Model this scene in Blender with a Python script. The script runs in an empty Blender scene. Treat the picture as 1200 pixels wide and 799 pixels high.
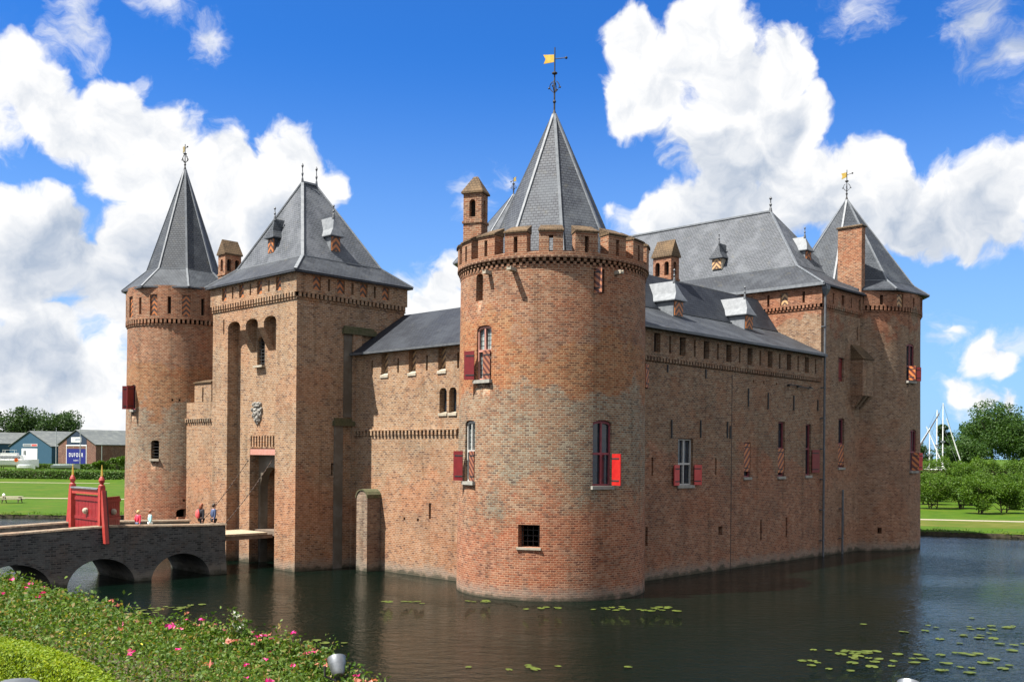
import bpy, math, random
import numpy as np
from mathutils import Vector, Matrix
PI = math.pi; R = math.radians
random.seed(7)
SC = bpy.context.scene
COL = SC.collection

# ------------------------------------------------------------------ camera
EYE = 6.5
cd = bpy.data.cameras.new('camera'); cam = bpy.data.objects.new('camera', cd); COL.objects.link(cam)
cam.location = (0, 0, EYE); cam.rotation_euler = (R(90), R(-.516), 0)
cd.sensor_width = 36; cd.lens = 34.874; cd.shift_y = .1103; cd.clip_start = .2; cd.clip_end = 9000
SC.camera = cam

# ------------------------------------------------------------------ light
SUN_EL = 59; SUN_AZ = 246.4          # compass-like: 0 = +Y, 90 = +X
sd = Vector((math.sin(R(SUN_AZ)) * math.cos(R(SUN_EL)), math.cos(R(SUN_AZ)) * math.cos(R(SUN_EL)), math.sin(R(SUN_EL))))
sl = bpy.data.lights.new('sun', 'SUN'); sl.energy = 5.0; sl.angle = R(.5); sl.color = (1, .95, .87)
so = bpy.data.objects.new('sun', sl); COL.objects.link(so)
so.location = (-60, -30, 90); so.rotation_euler = sd.to_track_quat('Z', 'Y').to_euler()
SC.view_settings.view_transform = 'Standard'; SC.view_settings.look = 'None'
SC.view_settings.exposure = 1.40; SC.view_settings.gamma = 1; SC.view_settings.use_curve_mapping = False

# ------------------------------------------------------------------ sky: Nishita with procedural cumulus, laid out by compass bearing and elevation
W = bpy.data.worlds.new('World'); SC.world = W; W.use_nodes = True
nt = W.node_tree; nt.nodes.clear()
def N(tree, typ, **kw):
    n = tree.nodes.new(typ)
    for k, v in kw.items(): setattr(n, k, v)
    return n
def LK(tree, a, b): tree.links.new(a, b)
def MATH(t, op, a, b=None, c=None, clamp=False):
    n = N(t, 'ShaderNodeMath', operation=op, use_clamp=clamp)
    for i, x in enumerate((a, b, c)):
        if x is None: continue
        if isinstance(x, (int, float)): n.inputs[i].default_value = x
        else: LK(t, x, n.inputs[i])
    return n.outputs[0]
def VMATH(t, op, a, b=None):
    n = N(t, 'ShaderNodeVectorMath', operation=op)
    for i, x in enumerate((a, b)):
        if x is None: continue
        if isinstance(x, (tuple, list)): n.inputs[i].default_value = x
        else: LK(t, x, n.inputs[i])
    return n.outputs['Value'] if op in ('LENGTH', 'DISTANCE', 'DOT_PRODUCT') else n.outputs[0]
def SSTEP(t, x, a, b):
    n = N(t, 'ShaderNodeMapRange', interpolation_type='SMOOTHSTEP')
    LK(t, x, n.inputs[0]); n.inputs[1].default_value = a; n.inputs[2].default_value = b
    return n.outputs[0]
def NOISE(t, vec, scale, detail=4, rough=.55, dist=0):
    n = N(t, 'ShaderNodeTexNoise'); n.inputs['Scale'].default_value = scale; n.inputs['Detail'].default_value = detail
    n.inputs['Roughness'].default_value = rough; n.inputs['Distortion'].default_value = dist
    if vec is not None: LK(t, vec, n.inputs['Vector'])
    return n.outputs[0]
def MIXC(t, f, a, b, bt='MIX'):
    n = N(t, 'ShaderNodeMix', data_type='RGBA', blend_type=bt)
    for s, x in ((n.inputs[0], f), (n.inputs[6], a), (n.inputs[7], b)):
        if isinstance(x, (int, float)): s.default_value = x
        elif isinstance(x, (tuple, list)): s.default_value = (x[0], x[1], x[2], 1)
        else: LK(t, x, s)
    return n.outputs[2]

sky = N(nt, 'ShaderNodeTexSky', sky_type='NISHITA', sun_disc=False, sun_elevation=R(SUN_EL), sun_rotation=R(SUN_AZ),
        air_density=1.0, dust_density=.6, ozone_density=2.0)
tc = N(nt, 'ShaderNodeTexCoord')
sep = N(nt, 'ShaderNodeSeparateXYZ'); LK(nt, tc.outputs['Generated'], sep.inputs[0])
az = MATH(nt, 'ARCTAN2', sep.outputs[0], sep.outputs[1])
el = MATH(nt, 'ARCSINE', sep.outputs[2])
cmb = N(nt, 'ShaderNodeCombineXYZ'); LK(nt, az, cmb.inputs[0]); LK(nt, el, cmb.inputs[1])
P0 = cmb.outputs[0]
def NVEC(scale, detail):
    n = N(nt, 'ShaderNodeTexNoise'); n.inputs['Scale'].default_value = scale; n.inputs['Detail'].default_value = detail; n.inputs['Roughness'].default_value = .55; LK(nt, P0, n.inputs['Vector'])
    return VMATH(nt, 'SUBTRACT', n.outputs[1], (.5, .5, .5))
P = VMATH(nt, 'ADD', P0, VMATH(nt, 'MULTIPLY', NVEC(11, 2), (.075, .06, 0)))
P = VMATH(nt, 'ADD', P, VMATH(nt, 'MULTIPLY', NVEC(34, 3), (.026, .022, 0)))
# clouds: bearing (deg, + = right), elevation (deg), radius (deg)
CL = []
def cl(*rows): CL.extend(rows)
def bearing(px, py, r):
    X = (px - 600) / 1162.453; Z = (531.896 - py) / 1162.453; X, Z = X - .009 * Z, Z + .009 * X
    return (math.atan(X), math.atan(Z / math.hypot(1, X)), r / 1162.453 * math.cos(math.atan(X)))
CLOUDS = [(12,72,44),(45,108,48),(92,140,46),(145,122,42),(150,185,60),(190,165,50),(215,225,66),(262,208,52),(300,250,62),(345,190,50),(368,215,40),
    (330,270,66),(250,290,80),(175,290,75),(140,335,70),(15,245,42),(60,268,48),(95,300,46),(30,315,75),(60,400,62),(-10,430,80),(110,440,52),(20,490,60),(120,500,44),
    (-60,120,70),(-60,300,110),(515,345,26),(535,322,22),(490,362,24),(460,370,30),
    (735,40,40),(765,95,58),(835,45,62),(865,110,70),(920,75,45),(935,140,40),(735,120,42),(825,165,52),(900,185,55),(850,225,52),(800,265,60),(765,240,26),
    (715,240,13),(960,225,60),(1020,195,44),(1035,240,58),(1100,238,52),(1170,228,58),(1190,200,34),(1240,220,70),(1125,265,32),(1000,275,36),(1060,272,26),(900,260,60),
    (1148,418,26),(1180,426,20),(1104,384,15),(1128,468,24),(1160,474,18),(1195,478,20),
    (-400,100,10)]
WISPS = [(95,12,45),(60,30,30),(190,-8,45),(232,38,34),(120,60,26),(560,236,34),(590,205,26),(545,210,22),(1010,5,48),(1150,20,60),(1190,75,55),(1250,20,60),(500,330,40),(470,345,34),(1150,425,46),(1185,420,30),(1103,388,26),(1140,468,44),(1190,472,34),(1090,376,20),(740,250,40),(880,330,60),(60,385,70),(120,380,50),(40,470,90),(130,470,50)]
GREY = [(70,300,90),(200,330,90),(330,260,45),(40,420,80),(850,215,75),(910,150,40),(1060,270,60),(960,280,60),(1150,268,60),(790,285,40),(1170,40,70)]
def field(pts, smooth):
    acc = None
    for p in pts:
        a, e, r = bearing(*p)
        d = VMATH(nt, 'DISTANCE', P, (a, e, 0))
        v = MATH(nt, 'MULTIPLY_ADD', d, -1 / r, 1)
        v = MATH(nt, 'MULTIPLY', v, min(1.0, r / .03))
        if acc is None: acc = v
        else:
            n = N(nt, 'ShaderNodeMath', operation='SMOOTH_MAX'); LK(nt, acc, n.inputs[0]); LK(nt, v, n.inputs[1]); n.inputs[2].default_value = smooth; acc = n.outputs[0]
    return acc
F = field(CLOUDS, .12); WF = field(WISPS, .2); G = field(GREY, .3)
P2 = VMATH(nt, 'ADD', P, (-.012, .020, 0))
n1 = NOISE(nt, P, 19, 8, .58, .1); n2 = NOISE(nt, P2, 19, 8, .58, .1); nb = NOISE(nt, P, 6, 3, .5)
dens = MATH(nt, 'ADD', F, MATH(nt, 'MULTIPLY_ADD', n1, 1.5, -.75))
dens = MATH(nt, 'ADD', dens, MATH(nt, 'MULTIPLY_ADD', nb, .6, -.3))
mask = SSTEP(nt, dens, -.04, .30)
wd = MATH(nt, 'ADD', MATH(nt, 'MULTIPLY', WF, .75), MATH(nt, 'MULTIPLY_ADD', NOISE(nt, VMATH(nt, 'MULTIPLY', P, (1, 1.5, 1)), 15, 8, .66, .3), 2.2, -1.25))
mask = MATH(nt, 'MAXIMUM', mask, MATH(nt, 'MULTIPLY', SSTEP(nt, wd, -.05, .75), .82))
wisp = SSTEP(nt, MATH(nt, 'MULTIPLY', NOISE(nt, P, 9, 8, .68, .5), MATH(nt, 'ADD', .62, MATH(nt, 'MULTIPLY', F, .18))), .36, .62)
low = MATH(nt, 'MULTIPLY', SSTEP(nt, el, .16, .0), .45)
mask = MATH(nt, 'MAXIMUM', mask, MATH(nt, 'MULTIPLY', wisp, MATH(nt, 'ADD', .28, low)))
relief = MATH(nt, 'MULTIPLY', MATH(nt, 'SUBTRACT', n1, n2), 1.9)
edge = SSTEP(nt, dens, .1, 1.0)
gsh = MATH(nt, 'MULTIPLY', SSTEP(nt, G, -.1, .6), .85)
shade = MATH(nt, 'SUBTRACT', MATH(nt, 'ADD', 1.0, relief), MATH(nt, 'ADD', MATH(nt, 'MULTIPLY', edge, .16), MATH(nt, 'MULTIPLY', gsh, .68)), clamp=True)
ccol = MIXC(nt, shade, (.44, .52, .65), (1.0, 1.0, 1.0))
bgs = N(nt, 'ShaderNodeBackground'); bgs.inputs[1].default_value = .05
hz_ = MATH(nt, 'MULTIPLY', SSTEP(nt, el, .40, -.02), .72)
LK(nt, MIXC(nt, hz_, MIXC(nt, 1.0, sky.outputs[0], (.215, .72, 1.45), 'MULTIPLY'), (3.7, 5.6, 7.9)), bgs.inputs[0])
bgc = N(nt, 'ShaderNodeBackground'); bgc.inputs[1].default_value = .395; LK(nt, ccol, bgc.inputs[0])
# broken cloud added over the unseen rest of the sky to light the shaded walls
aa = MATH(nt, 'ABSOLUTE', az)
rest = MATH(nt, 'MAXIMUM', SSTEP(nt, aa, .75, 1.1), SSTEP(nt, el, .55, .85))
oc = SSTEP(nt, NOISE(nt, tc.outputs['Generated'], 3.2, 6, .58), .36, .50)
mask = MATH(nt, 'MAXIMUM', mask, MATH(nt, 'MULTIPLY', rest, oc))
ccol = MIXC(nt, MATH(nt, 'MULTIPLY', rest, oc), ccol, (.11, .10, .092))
up = SSTEP(nt, el, -.01, .01)
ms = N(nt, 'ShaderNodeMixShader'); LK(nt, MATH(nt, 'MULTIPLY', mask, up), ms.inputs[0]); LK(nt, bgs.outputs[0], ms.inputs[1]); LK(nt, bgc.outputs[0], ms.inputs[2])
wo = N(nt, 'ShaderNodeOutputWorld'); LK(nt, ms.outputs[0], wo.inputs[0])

# ------------------------------------------------------------------ castle frame: x = along the shaded long side, y = along the gate side
TH = R(46.057); ORG = Vector((1.912, 48.319, 0))
CV = Vector((math.cos(TH), math.sin(TH), 0)); CU = Vector((-math.sin(TH), math.cos(TH), 0))
def cw(v, u, z=0): return ORG + CV * v + CU * u + Vector((0, 0, z))

# ------------------------------------------------------------------ materials
M = {}
def mat(name, base=(.5, .5, .5), rough=.8, spec=.3, metal=0):
    m = bpy.data.materials.new(name); m.use_nodes = True
    b = m.node_tree.nodes['Principled BSDF']
    b.inputs['Base Color'].default_value = (*base, 1); b.inputs['Roughness'].default_value = rough
    b.inputs['Specular IOR Level'].default_value = spec; b.inputs['Metallic'].default_value = metal
    M[name] = m
    return m, m.node_tree, b
def noisy(name, c1, c2, scale=3, rough=.8, spec=.3, metal=0, detail=6, bump=0, c3=None):
    m, t, b = mat(name, c1, rough, spec, metal)
    g = N(t, 'ShaderNodeNewGeometry')
    n = NOISE(t, g.outputs['Position'], scale, detail, .6)
    c = MIXC(t, SSTEP(t, n, .35, .65), c1, c2)
    if c3: c = MIXC(t, SSTEP(t, NOISE(t, g.outputs['Position'], scale * .18, 4, .6), .48, .66), c, c3)
    LK(t, c, b.inputs['Base Color'])
    if bump:
        bn = N(t, 'ShaderNodeBump'); bn.inputs['Strength'].default_value = bump; bn.inputs['Distance'].default_value = .05
        LK(t, n, bn.inputs['Height']); LK(t, bn.outputs[0], b.inputs['Normal'])
    return m
def brick(name, c1, c2, mortar, burnt=(.085, .046, .036), pale=(.29, .20, .135), bands=(), bw=.25, rh=.100, patch=.42, burn=.22, wet=True, patchcol=(.26, .18, .125)):
    """medieval brick in metres: three brick tones, lime mortar, repair patches, height bands of different brick, damp at the waterline"""
    m, t, b = mat(name, c1, .9, .2)
    uv = N(t, 'ShaderNodeUVMap'); g = N(t, 'ShaderNodeNewGeometry'); pos = g.outputs['Position']
    wob = N(t, 'ShaderNodeTexNoise'); wob.inputs['Scale'].default_value = 1.3; LK(t, pos, wob.inputs['Vector'])
    wv = VMATH(t, 'MULTIPLY', VMATH(t, 'SUBTRACT', wob.outputs[1], (.5, .5, .5)), (.03, .03, 0))
    vec = VMATH(t, 'ADD', uv.outputs[0], wv)
    def bt(off, a, bb, mo):
        n = N(t, 'ShaderNodeTexBrick'); n.offset = .5; n.squash = 1
        n.inputs['Scale'].default_value = 1; n.inputs['Brick Width'].default_value = bw; n.inputs['Row Height'].default_value = rh
        n.inputs['Mortar Size'].default_value = .017; n.inputs['Mortar Smooth'].default_value = .25; n.inputs['Bias'].default_value = 0
        n.inputs['Color1'].default_value = (*a, 1); n.inputs['Color2'].default_value = (*bb, 1); n.inputs['Mortar'].default_value = (*mo, 1)
        LK(t, VMATH(t, 'ADD', vec, off), n.inputs['Vector'])
        return n
    k = bt((0, 0, 0), c1, c2, mortar)
    k2 = bt((bw * 37, rh * 26, 0), (0, 0, 0), (1, 1, 1), (.5, .5, .5))
    k3 = bt((bw * 91, rh * 54, 0), (0, 0, 0), (1, 1, 1), (.5, .5, .5))
    big = NOISE(t, pos, .45, 6, .6); mid = NOISE(t, pos, 1.6, 5, .6)
    col = k.outputs[0]
    # joints: lime where repointed, dark where washed out
    jd = MATH(t, 'MULTIPLY', k.outputs[1], SSTEP(t, NOISE(t, pos, 2.4, 6, .75), .50, .58))
    col = MIXC(t, MATH(t, 'MULTIPLY', jd, .5), col, (.085, .055, .040))
    bf = MATH(t, 'MULTIPLY', SSTEP(t, k2.outputs[0], 1 - burn * 1.7, 1 - burn * .5), MATH(t, 'SUBTRACT', 1, k.outputs[1]))
    col = MIXC(t, MATH(t, 'MULTIPLY', bf, .72), col, burnt)
    pf = MATH(t, 'MULTIPLY', SSTEP(t, k3.outputs[0], .74, .92), MATH(t, 'SUBTRACT', 1, k.outputs[1]))
    col = MIXC(t, MATH(t, 'MULTIPLY', pf, .72), col, pale)
    z = N(t, 'ShaderNodeSeparateXYZ'); LK(t, pos, z.inputs[0]); zz = z.outputs[2]
    zn = MATH(t, 'ADD', zz, MATH(t, 'MULTIPLY_ADD', big, 9.0, -4.5))
    for z0, z1, tint, f in bands:
        w = MATH(t, 'MULTIPLY', SSTEP(t, zn, z0 - .25, z0 + .25), SSTEP(t, zn, z1 + .25, z1 - .25))
        col = MIXC(t, MATH(t, 'MULTIPLY', w, f), col, MIXC(t, 1.0, col, tint, 'MULTIPLY'))
    col = MIXC(t, MATH(t, 'MULTIPLY', SSTEP(t, big, .46, .72), patch), col, MIXC(t, 1.0, col, (.62, .62, .66), 'MULTIPLY'))
    col = MIXC(t, MATH(t, 'MULTIPLY', SSTEP(t, mid, .56, .76), .18), col, patchcol)
    # repaired fields of newer redder brick, and grey weathered fields
    rp = SSTEP(t, NOISE(t, VMATH(t, 'ADD', pos, (17, 3, 9)), .30, 5, .55), .535, .575)
    col = MIXC(t, MATH(t, 'MULTIPLY', rp, .34), col, MIXC(t, 1.0, col, (1.06, .78, .66), 'MULTIPLY'))
    gw = SSTEP(t, NOISE(t, VMATH(t, 'ADD', VMATH(t, 'MULTIPLY', pos, (1, 1, .8)), (5, 31, 2)), .38, 6, .6), .52, .60)
    col = MIXC(t, MATH(t, 'MULTIPLY', gw, .5), col, MIXC(t, 1.0, col, (.74, .80, .84), 'MULTIPLY'))
    fine = NOISE(t, pos, 5.5, 4, .7)
    col = MIXC(t, 1.0, col, MIXC(t, SSTEP(t, fine, .3, .7), (.84, .84, .84), (1.12, 1.11, 1.10)), 'MULTIPLY')
    # run-off streaks
    sv = VMATH(t, 'MULTIPLY', uv.outputs[0], (1.6, .10, 1)); st = NOISE(t, sv, 1.0, 4, .6)
    col = MIXC(t, MATH(t, 'MULTIPLY', SSTEP(t, st, .54, .70), .5), col, MIXC(t, 1.0, col, (.5, .52, .5), 'MULTIPLY'))
    if wet:
        wz = MATH(t, 'ADD', zz, MATH(t, 'MULTIPLY_ADD', mid, .9, -.45))
        col = MIXC(t, MATH(t, 'MULTIPLY', SSTEP(t, wz, .75, .25), .55), col, (.19, .175, .145))
        col = MIXC(t, MATH(t, 'MULTIPLY', SSTEP(t, wz, .30, .02), .8), col, (.03, .034, .022))
    LK(t, col, b.inputs['Base Color'])
    bn = N(t, 'ShaderNodeBump'); bn.inputs['Strength'].default_value = .55; bn.inputs['Distance'].default_value = .02
    h = MATH(t, 'ADD', MATH(t, 'MULTIPLY', k.outputs[1], -1), MATH(t, 'MULTIPLY', NOISE(t, pos, 14, 3, .6), .9))
    LK(t, h, bn.inputs['Height']); LK(t, bn.outputs[0], b.inputs['Normal'])
    return m
def slate(name, c1, c2, bw=.3, rh=.2, rough=.62, lich=(.11, .10, .065), lf=.3, spec=.22):
    m, t, b = mat(name, c1, rough, spec)
    uv = N(t, 'ShaderNodeUVMap'); g = N(t, 'ShaderNodeNewGeometry'); pos = g.outputs['Position']
    n = N(t, 'ShaderNodeTexBrick'); n.offset = .5
    n.inputs['Scale'].default_value = 1; n.inputs['Brick Width'].default_value = bw; n.inputs['Row Height'].default_value = rh
    n.inputs['Mortar Size'].default_value = .014; n.inputs['Mortar Smooth'].default_value = .2
    n.inputs['Color1'].default_value = (*c1, 1); n.inputs['Color2'].default_value = (*c2, 1); n.inputs['Mortar'].default_value = (c1[0] * .32, c1[1] * .32, c1[2] * .34, 1)
    LK(t, uv.outputs[0], n.inputs['Vector'])
    big = NOISE(t, pos, .7, 6, .62)
    c = MIXC(t, MATH(t, 'MULTIPLY', SSTEP(t, big, .44, .66), .6), n.outputs[0], (c2[0] * 1.5, c2[1] * 1.48, c2[2] * 1.42))
    c = MIXC(t, MATH(t, 'MULTIPLY', SSTEP(t, NOISE(t, pos, 2.2, 6, .7), .56, .72), lf), c, lich)
    LK(t, c, b.inputs['Base Color'])
    LK(t, MATH(t, 'MULTIPLY_ADD', big, .35, rough - .15), b.inputs['Roughness'])
    sp = N(t, 'ShaderNodeSeparateXYZ'); LK(t, uv.outputs[0], sp.inputs[0])
    saw = MATH(t, 'FRACT', MATH(t, 'DIVIDE', sp.outputs[1], rh))
    bn = N(t, 'ShaderNodeBump'); bn.inputs['Strength'].default_value = .5; bn.inputs['Distance'].default_value = .02
    LK(t, MATH(t, 'SUBTRACT', MATH(t, 'SUBTRACT', 1, saw), n.outputs[1]), bn.inputs['Height']); LK(t, bn.outputs[0], b.inputs['Normal'])
    return m
def stripes(name, c1, c2, per, sx, sz=1.0, rough=.5):
    m, t, b = mat(name, c1, rough, .4)
    uv = N(t, 'ShaderNodeUVMap'); s = N(t, 'ShaderNodeSeparateXYZ'); LK(t, uv.outputs[0], s.inputs[0])
    v = MATH(t, 'ADD', MATH(t, 'MULTIPLY', s.outputs[0], sx), MATH(t, 'MULTIPLY', s.outputs[1], sz))
    f = MATH(t, 'FRACT', MATH(t, 'DIVIDE', v, per))
    g = N(t, 'ShaderNodeNewGeometry')
    c = MIXC(t, MATH(t, 'GREATER_THAN', f, .5), c1, c2)
    c = MIXC(t, MATH(t, 'MULTIPLY', NOISE(t, g.outputs['Position'], 6, 5, .6), .35), c, (.18, .10, .07))
    LK(t, c, b.inputs['Base Color'])
brick('brick_warm', (0.211, 0.079, 0.040), (0.253, 0.131, 0.073), (0.344, 0.248, 0.165), bands=((-3, 3.8, (1.06, .84, .80), .9), (5.2, 9.4, (.86, 1.06, 1.16), 1.0), (9.6, 12.2, (1.06, .88, .68), .8), (12.2, 30, (1.0, .88, .84), .6)))
brick('brick_buff', (0.235, 0.118, 0.058), (0.282, 0.172, 0.097), (0.353, 0.279, 0.198), burn=.16, bands=((-3, 5, (1.04, .86, .80), .7),))
brick('brick_pink', (0.294, 0.156, 0.099), (0.350, 0.224, 0.150), (0.350, 0.286, 0.224), burn=.20)
brick('brick_brown', (0.194, 0.082, 0.044), (0.236, 0.126, 0.071), (0.286, 0.220, 0.156), burn=.26, bands=((-3, 6.4, (1.08, .82, .76), .55), (6.4, 30, (.88, .96, .96), .6)))
brick('brick_grey', (0.194, 0.102, 0.056), (0.230, 0.140, 0.086), (0.286, 0.225, 0.160), burn=.2, bands=((-3, 7.4, (1.06, .84, .80), .5), (16, 30, (1.1, .75, .66), .8)))
brick('brick_damp', (.17, .105, .07), (.23, .165, .115), (.22, .19, .15), patch=.6)
brick('brick_bridge', (0.063, 0.064, 0.065), (0.090, 0.093, 0.090), (0.102, 0.106, 0.100), burnt=(.02, .022, .025), pale=(.10, .10, .10), burn=.3, bw=.26, patchcol=(.09, .09, .09))
brick('brick_coping', (0.225, 0.165, 0.112), (0.270, 0.210, 0.150), (0.225, 0.195, 0.150), wet=False)
brick('brick_shed', (0.126, 0.050, 0.037), (0.152, 0.066, 0.050), (0.158, 0.111, 0.091), wet=False)
slate('slate_pale', (0.056, 0.064, 0.074), (0.079, 0.086, 0.100), bw=.22, rh=.15)
slate('slate_spire', (0.044, 0.049, 0.061), (0.063, 0.071, 0.083), bw=.22, rh=.15)
slate('slate_mid', (0.033, 0.039, 0.048), (0.049, 0.056, 0.066), bw=.22, rh=.16)
slate('slate_skirt', (0.024, 0.028, 0.035), (0.036, 0.041, 0.050), bw=.24, rh=.17)
slate('slate_dark', (0.014, 0.017, 0.024), (0.021, 0.025, 0.033), bw=.24, rh=.2, lf=.1)
slate('tile_brown', (0.075, 0.050, 0.028), (0.105, 0.070, 0.040), bw=.18, rh=.16, lich=(.055, .055, .03), lf=.5, rough=.8, spec=.2)
slate('roof_sheet', (0.079, 0.088, 0.088), (0.093, 0.102, 0.100), bw=8, rh=1.1, lf=.05)
noisy('lead', (.11, .122, .135), (.16, .173, .187), 4, .55, .5)
noisy('lead_dark', (.06, .066, .075), (.09, .097, .105), 4, .55, .5)
noisy('stone', (0.291, 0.253, 0.190), (0.355, 0.317, 0.253), 5, .85)
noisy('stone_grey', (0.216, 0.209, 0.187), (0.288, 0.274, 0.238), 4, .9, bump=.3)
noisy('lime_stain', (0.112, 0.094, 0.075), (0.157, 0.146, 0.124), 1.6, .9, c3=(.09, .075, .055))
noisy('moss_stone', (.055, .062, .028), (.10, .088, .05), 6, .95)
noisy('iron', (.02, .02, .022), (.035, .033, .032), 8, .6)
noisy('iron_rust', (.05, .04, .035), (.09, .06, .045), 8, .8)
noisy('gold', (.75, .48, .08), (.85, .58, .14), 6, .3, metal=.9)
noisy('timber', (0.291, 0.228, 0.152), (0.348, 0.285, 0.202), 3, .8)
noisy('timber_dark', (.12, .09, .065), (.17, .13, .10), 3, .85)
noisy('dark_inside', (.018, .015, .013), (.028, .022, .018), 2, .95, .05)  # near-black colour stands in for the shade of unlit interiors
noisy('red_paint', (0.352, 0.009, 0.009), (0.405, 0.016, 0.011), 5, .45, .5)
noisy('red_gate', (0.290, 0.030, 0.023), (0.343, 0.040, 0.030), 5, .5, .45)
noisy('red_dull', (.42, .045, .04), (.48, .065, .055), 4, .55, .4)
noisy('red_deep', (.13, .005, .006), (.165, .008, .009), 5, .45, .5)
noisy('frame_pink', (.36, .17, .13), (.42, .21, .17), 6, .6)
noisy('frame_white', (0.368, 0.355, 0.329), (0.418, 0.406, 0.380), 6, .6)
noisy('frame_wine', (.16, .035, .045), (.20, .05, .06), 6, .5)
stripes('stripe_right', (.48, .15, .035), (.085, .008, .008), .42, 1.0)
stripes('stripe_left', (.48, .15, .035), (.085, .008, .008), .42, -1.0)
stripes('stripe_sunlit', (.27, .10, .05), (.06, .010, .010), .30, -1.0)  # lit copy of the stripes, colour toned down for shutters in the sun
stripes('stripe_dull', (.40, .15, .07), (.07, .02, .018), .30, -.8)
stripes('chev_a', (.42, .14, .035), (.04, .025, .02), .36, 1.0)
stripes('chev_pale_a', (.55, .34, .16), (.10, .06, .04), .36, 1.0)
def glass(name, c, tint, rough=.12):
    m, t, b = mat(name, c, rough, .6)
    uv = N(t, 'ShaderNodeUVMap'); n = N(t, 'ShaderNodeTexBrick'); n.offset = 0
    n.inputs['Scale'].default_value = 1; n.inputs['Brick Width'].default_value = .17; n.inputs['Row Height'].default_value = .22; n.inputs['Mortar Size'].default_value = .02
    n.inputs['Color1'].default_value = (*c, 1); n.inputs['Color2'].default_value = (*tint, 1); n.inputs['Mortar'].default_value = (.03, .03, .032, 1)
    LK(t, uv.outputs[0], n.inputs['Vector']); LK(t, n.outputs[0], b.inputs['Base Color'])
    bn = N(t, 'ShaderNodeBump'); bn.inputs['Strength'].default_value = .15; bn.inputs['Distance'].default_value = .02
    g = N(t, 'ShaderNodeNewGeometry'); LK(t, NOISE(t, g.outputs['Position'], 5, 2), bn.inputs['Height']); LK(t, bn.outputs[0], b.inputs['Normal'])
glass('glass_pale', (.16, .20, .20), (.26, .29, .27)); glass('glass_dark', (.015, .022, .03), (.03, .04, .055))
def leafmat(name, c1, c2, c3=None, rough=.55, trans=.35):
    m, t, b = mat(name, c1, rough, .25)
    g = N(t, 'ShaderNodeNewGeometry'); rp = g.outputs['Random Per Island']
    c = MIXC(t, rp, c1, c2)
    if c3: c = MIXC(t, MATH(t, 'GREATER_THAN', rp, .86), c, c3)
    c = MIXC(t, SSTEP(t, NOISE(t, g.outputs['Position'], .8, 3), .4, .7), c, MIXC(t, 1.0, c, (.72, .8, .7), 'MULTIPLY'))
    LK(t, c, b.inputs['Base Color'])
    tr = N(t, 'ShaderNodeBsdfTranslucent'); LK(t, MIXC(t, 1.0, c, (1.3, 1.3, .6), 'MULTIPLY'), tr.inputs[0])
    mx = N(t, 'ShaderNodeMixShader'); mx.inputs[0].default_value = trans
    LK(t, b.outputs[0], mx.inputs[1]); LK(t, tr.outputs[0], mx.inputs[2])
    LK(t, mx.outputs[0], t.nodes['Material Output'].inputs[0])
leafmat('leaf_dark', (.022, .05, .014), (.045, .085, .022)); leafmat('leaf_mid', (.026, .066, .012), (.055, .105, .02))
leafmat('leaf_orchard', (.040, .095, .007), (.088, .15, .012)); leafmat('leaf_rose', (.034, .085, .008), (.125, .185, .024), (.20, .15, .045))
leafmat('leaf_box', (.11, .175, .003), (.19, .25, .006), (.23, .265, .012)); leafmat('leaf_hedge', (.05, .11, .015), (.09, .16, .025))
noisy('bark', (.06, .045, .032), (.10, .08, .06), 5, .95)
leafmat('petal_pink', (.62, .015, .20), (.72, .05, .28), (.70, .16, .32), trans=.25)
leafmat('petal_faded', (.45, .13, .10), (.55, .22, .16), trans=.25); leafmat('petal_white', (.8, .8, .76), (.85, .85, .8), trans=.25)
leafmat('petal_yellow', (.65, .55, .04), (.75, .66, .08), trans=.25)
leafmat('pad', (.05, .075, .012), (.10, .12, .02), (.12, .095, .025), trans=.1)
noisy('grass', (0.031, 0.070, 0.003), (0.048, 0.092, 0.004), 1.2, .9, .1, c3=(.062, .088, .008))
noisy('grass_dry', (0.066, 0.079, 0.009), (0.092, 0.097, 0.019), 1.0, .9, .1, c3=(.055, .082, .008))
noisy('soil', (.07, .055, .035), (.10, .08, .05), 4, .95, .1)
noisy('gravel', (0.241, 0.209, 0.158), (0.291, 0.253, 0.196), 6, .95, .1)
noisy('wet_bank', (.035, .03, .02), (.07, .06, .035), 3, .9)
noisy('white_paint', (0.668, 0.668, 0.659), (0.701, 0.701, 0.693), 3, .4, .5); noisy('blue_hull', (.02, .05, .12), (.03, .07, .15), 3, .4)
noisy('blue_shed', (0.017, 0.057, 0.096), (0.022, 0.064, 0.107), 2, .6); noisy('navy_shed', (.012, .022, .045), (.018, .03, .055), 2, .6)
noisy('banner_blue', (0.004, 0.008, 0.116), (0.007, 0.011, 0.137), 2, .6); noisy('grey_paint', (.30, .32, .34), (.36, .38, .39), 3, .5)
noisy('orange_paint', (.75, .14, .03), (.8, .18, .04), 4, .5); noisy('aluminium', (.20, .215, .23), (.27, .285, .30), 10, .45, metal=.8)
noisy('skin', (.52, .29, .20), (.58, .34, .24), 9, .55); noisy('hair_red', (.16, .045, .02), (.22, .07, .03), 30, .5); noisy('hair_dark', (.03, .018, .012), (.05, .03, .02), 30, .5)
noisy('hair_fair', (.42, .27, .12), (.5, .33, .16), 30, .5)
noisy('cloth_navy', (.045, .065, .13), (.06, .085, .16), 12, .85); noisy('cloth_black', (.015, .015, .02), (.025, .024, .03), 12, .85)
noisy('cloth_red', (.62, .03, .07), (.68, .05, .09), 12, .8); noisy('cloth_teal', (.30, .55, .60), (.38, .62, .66), 12, .8); noisy('cloth_pale', (.55, .62, .66), (.62, .68, .7), 12, .8)
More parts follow.
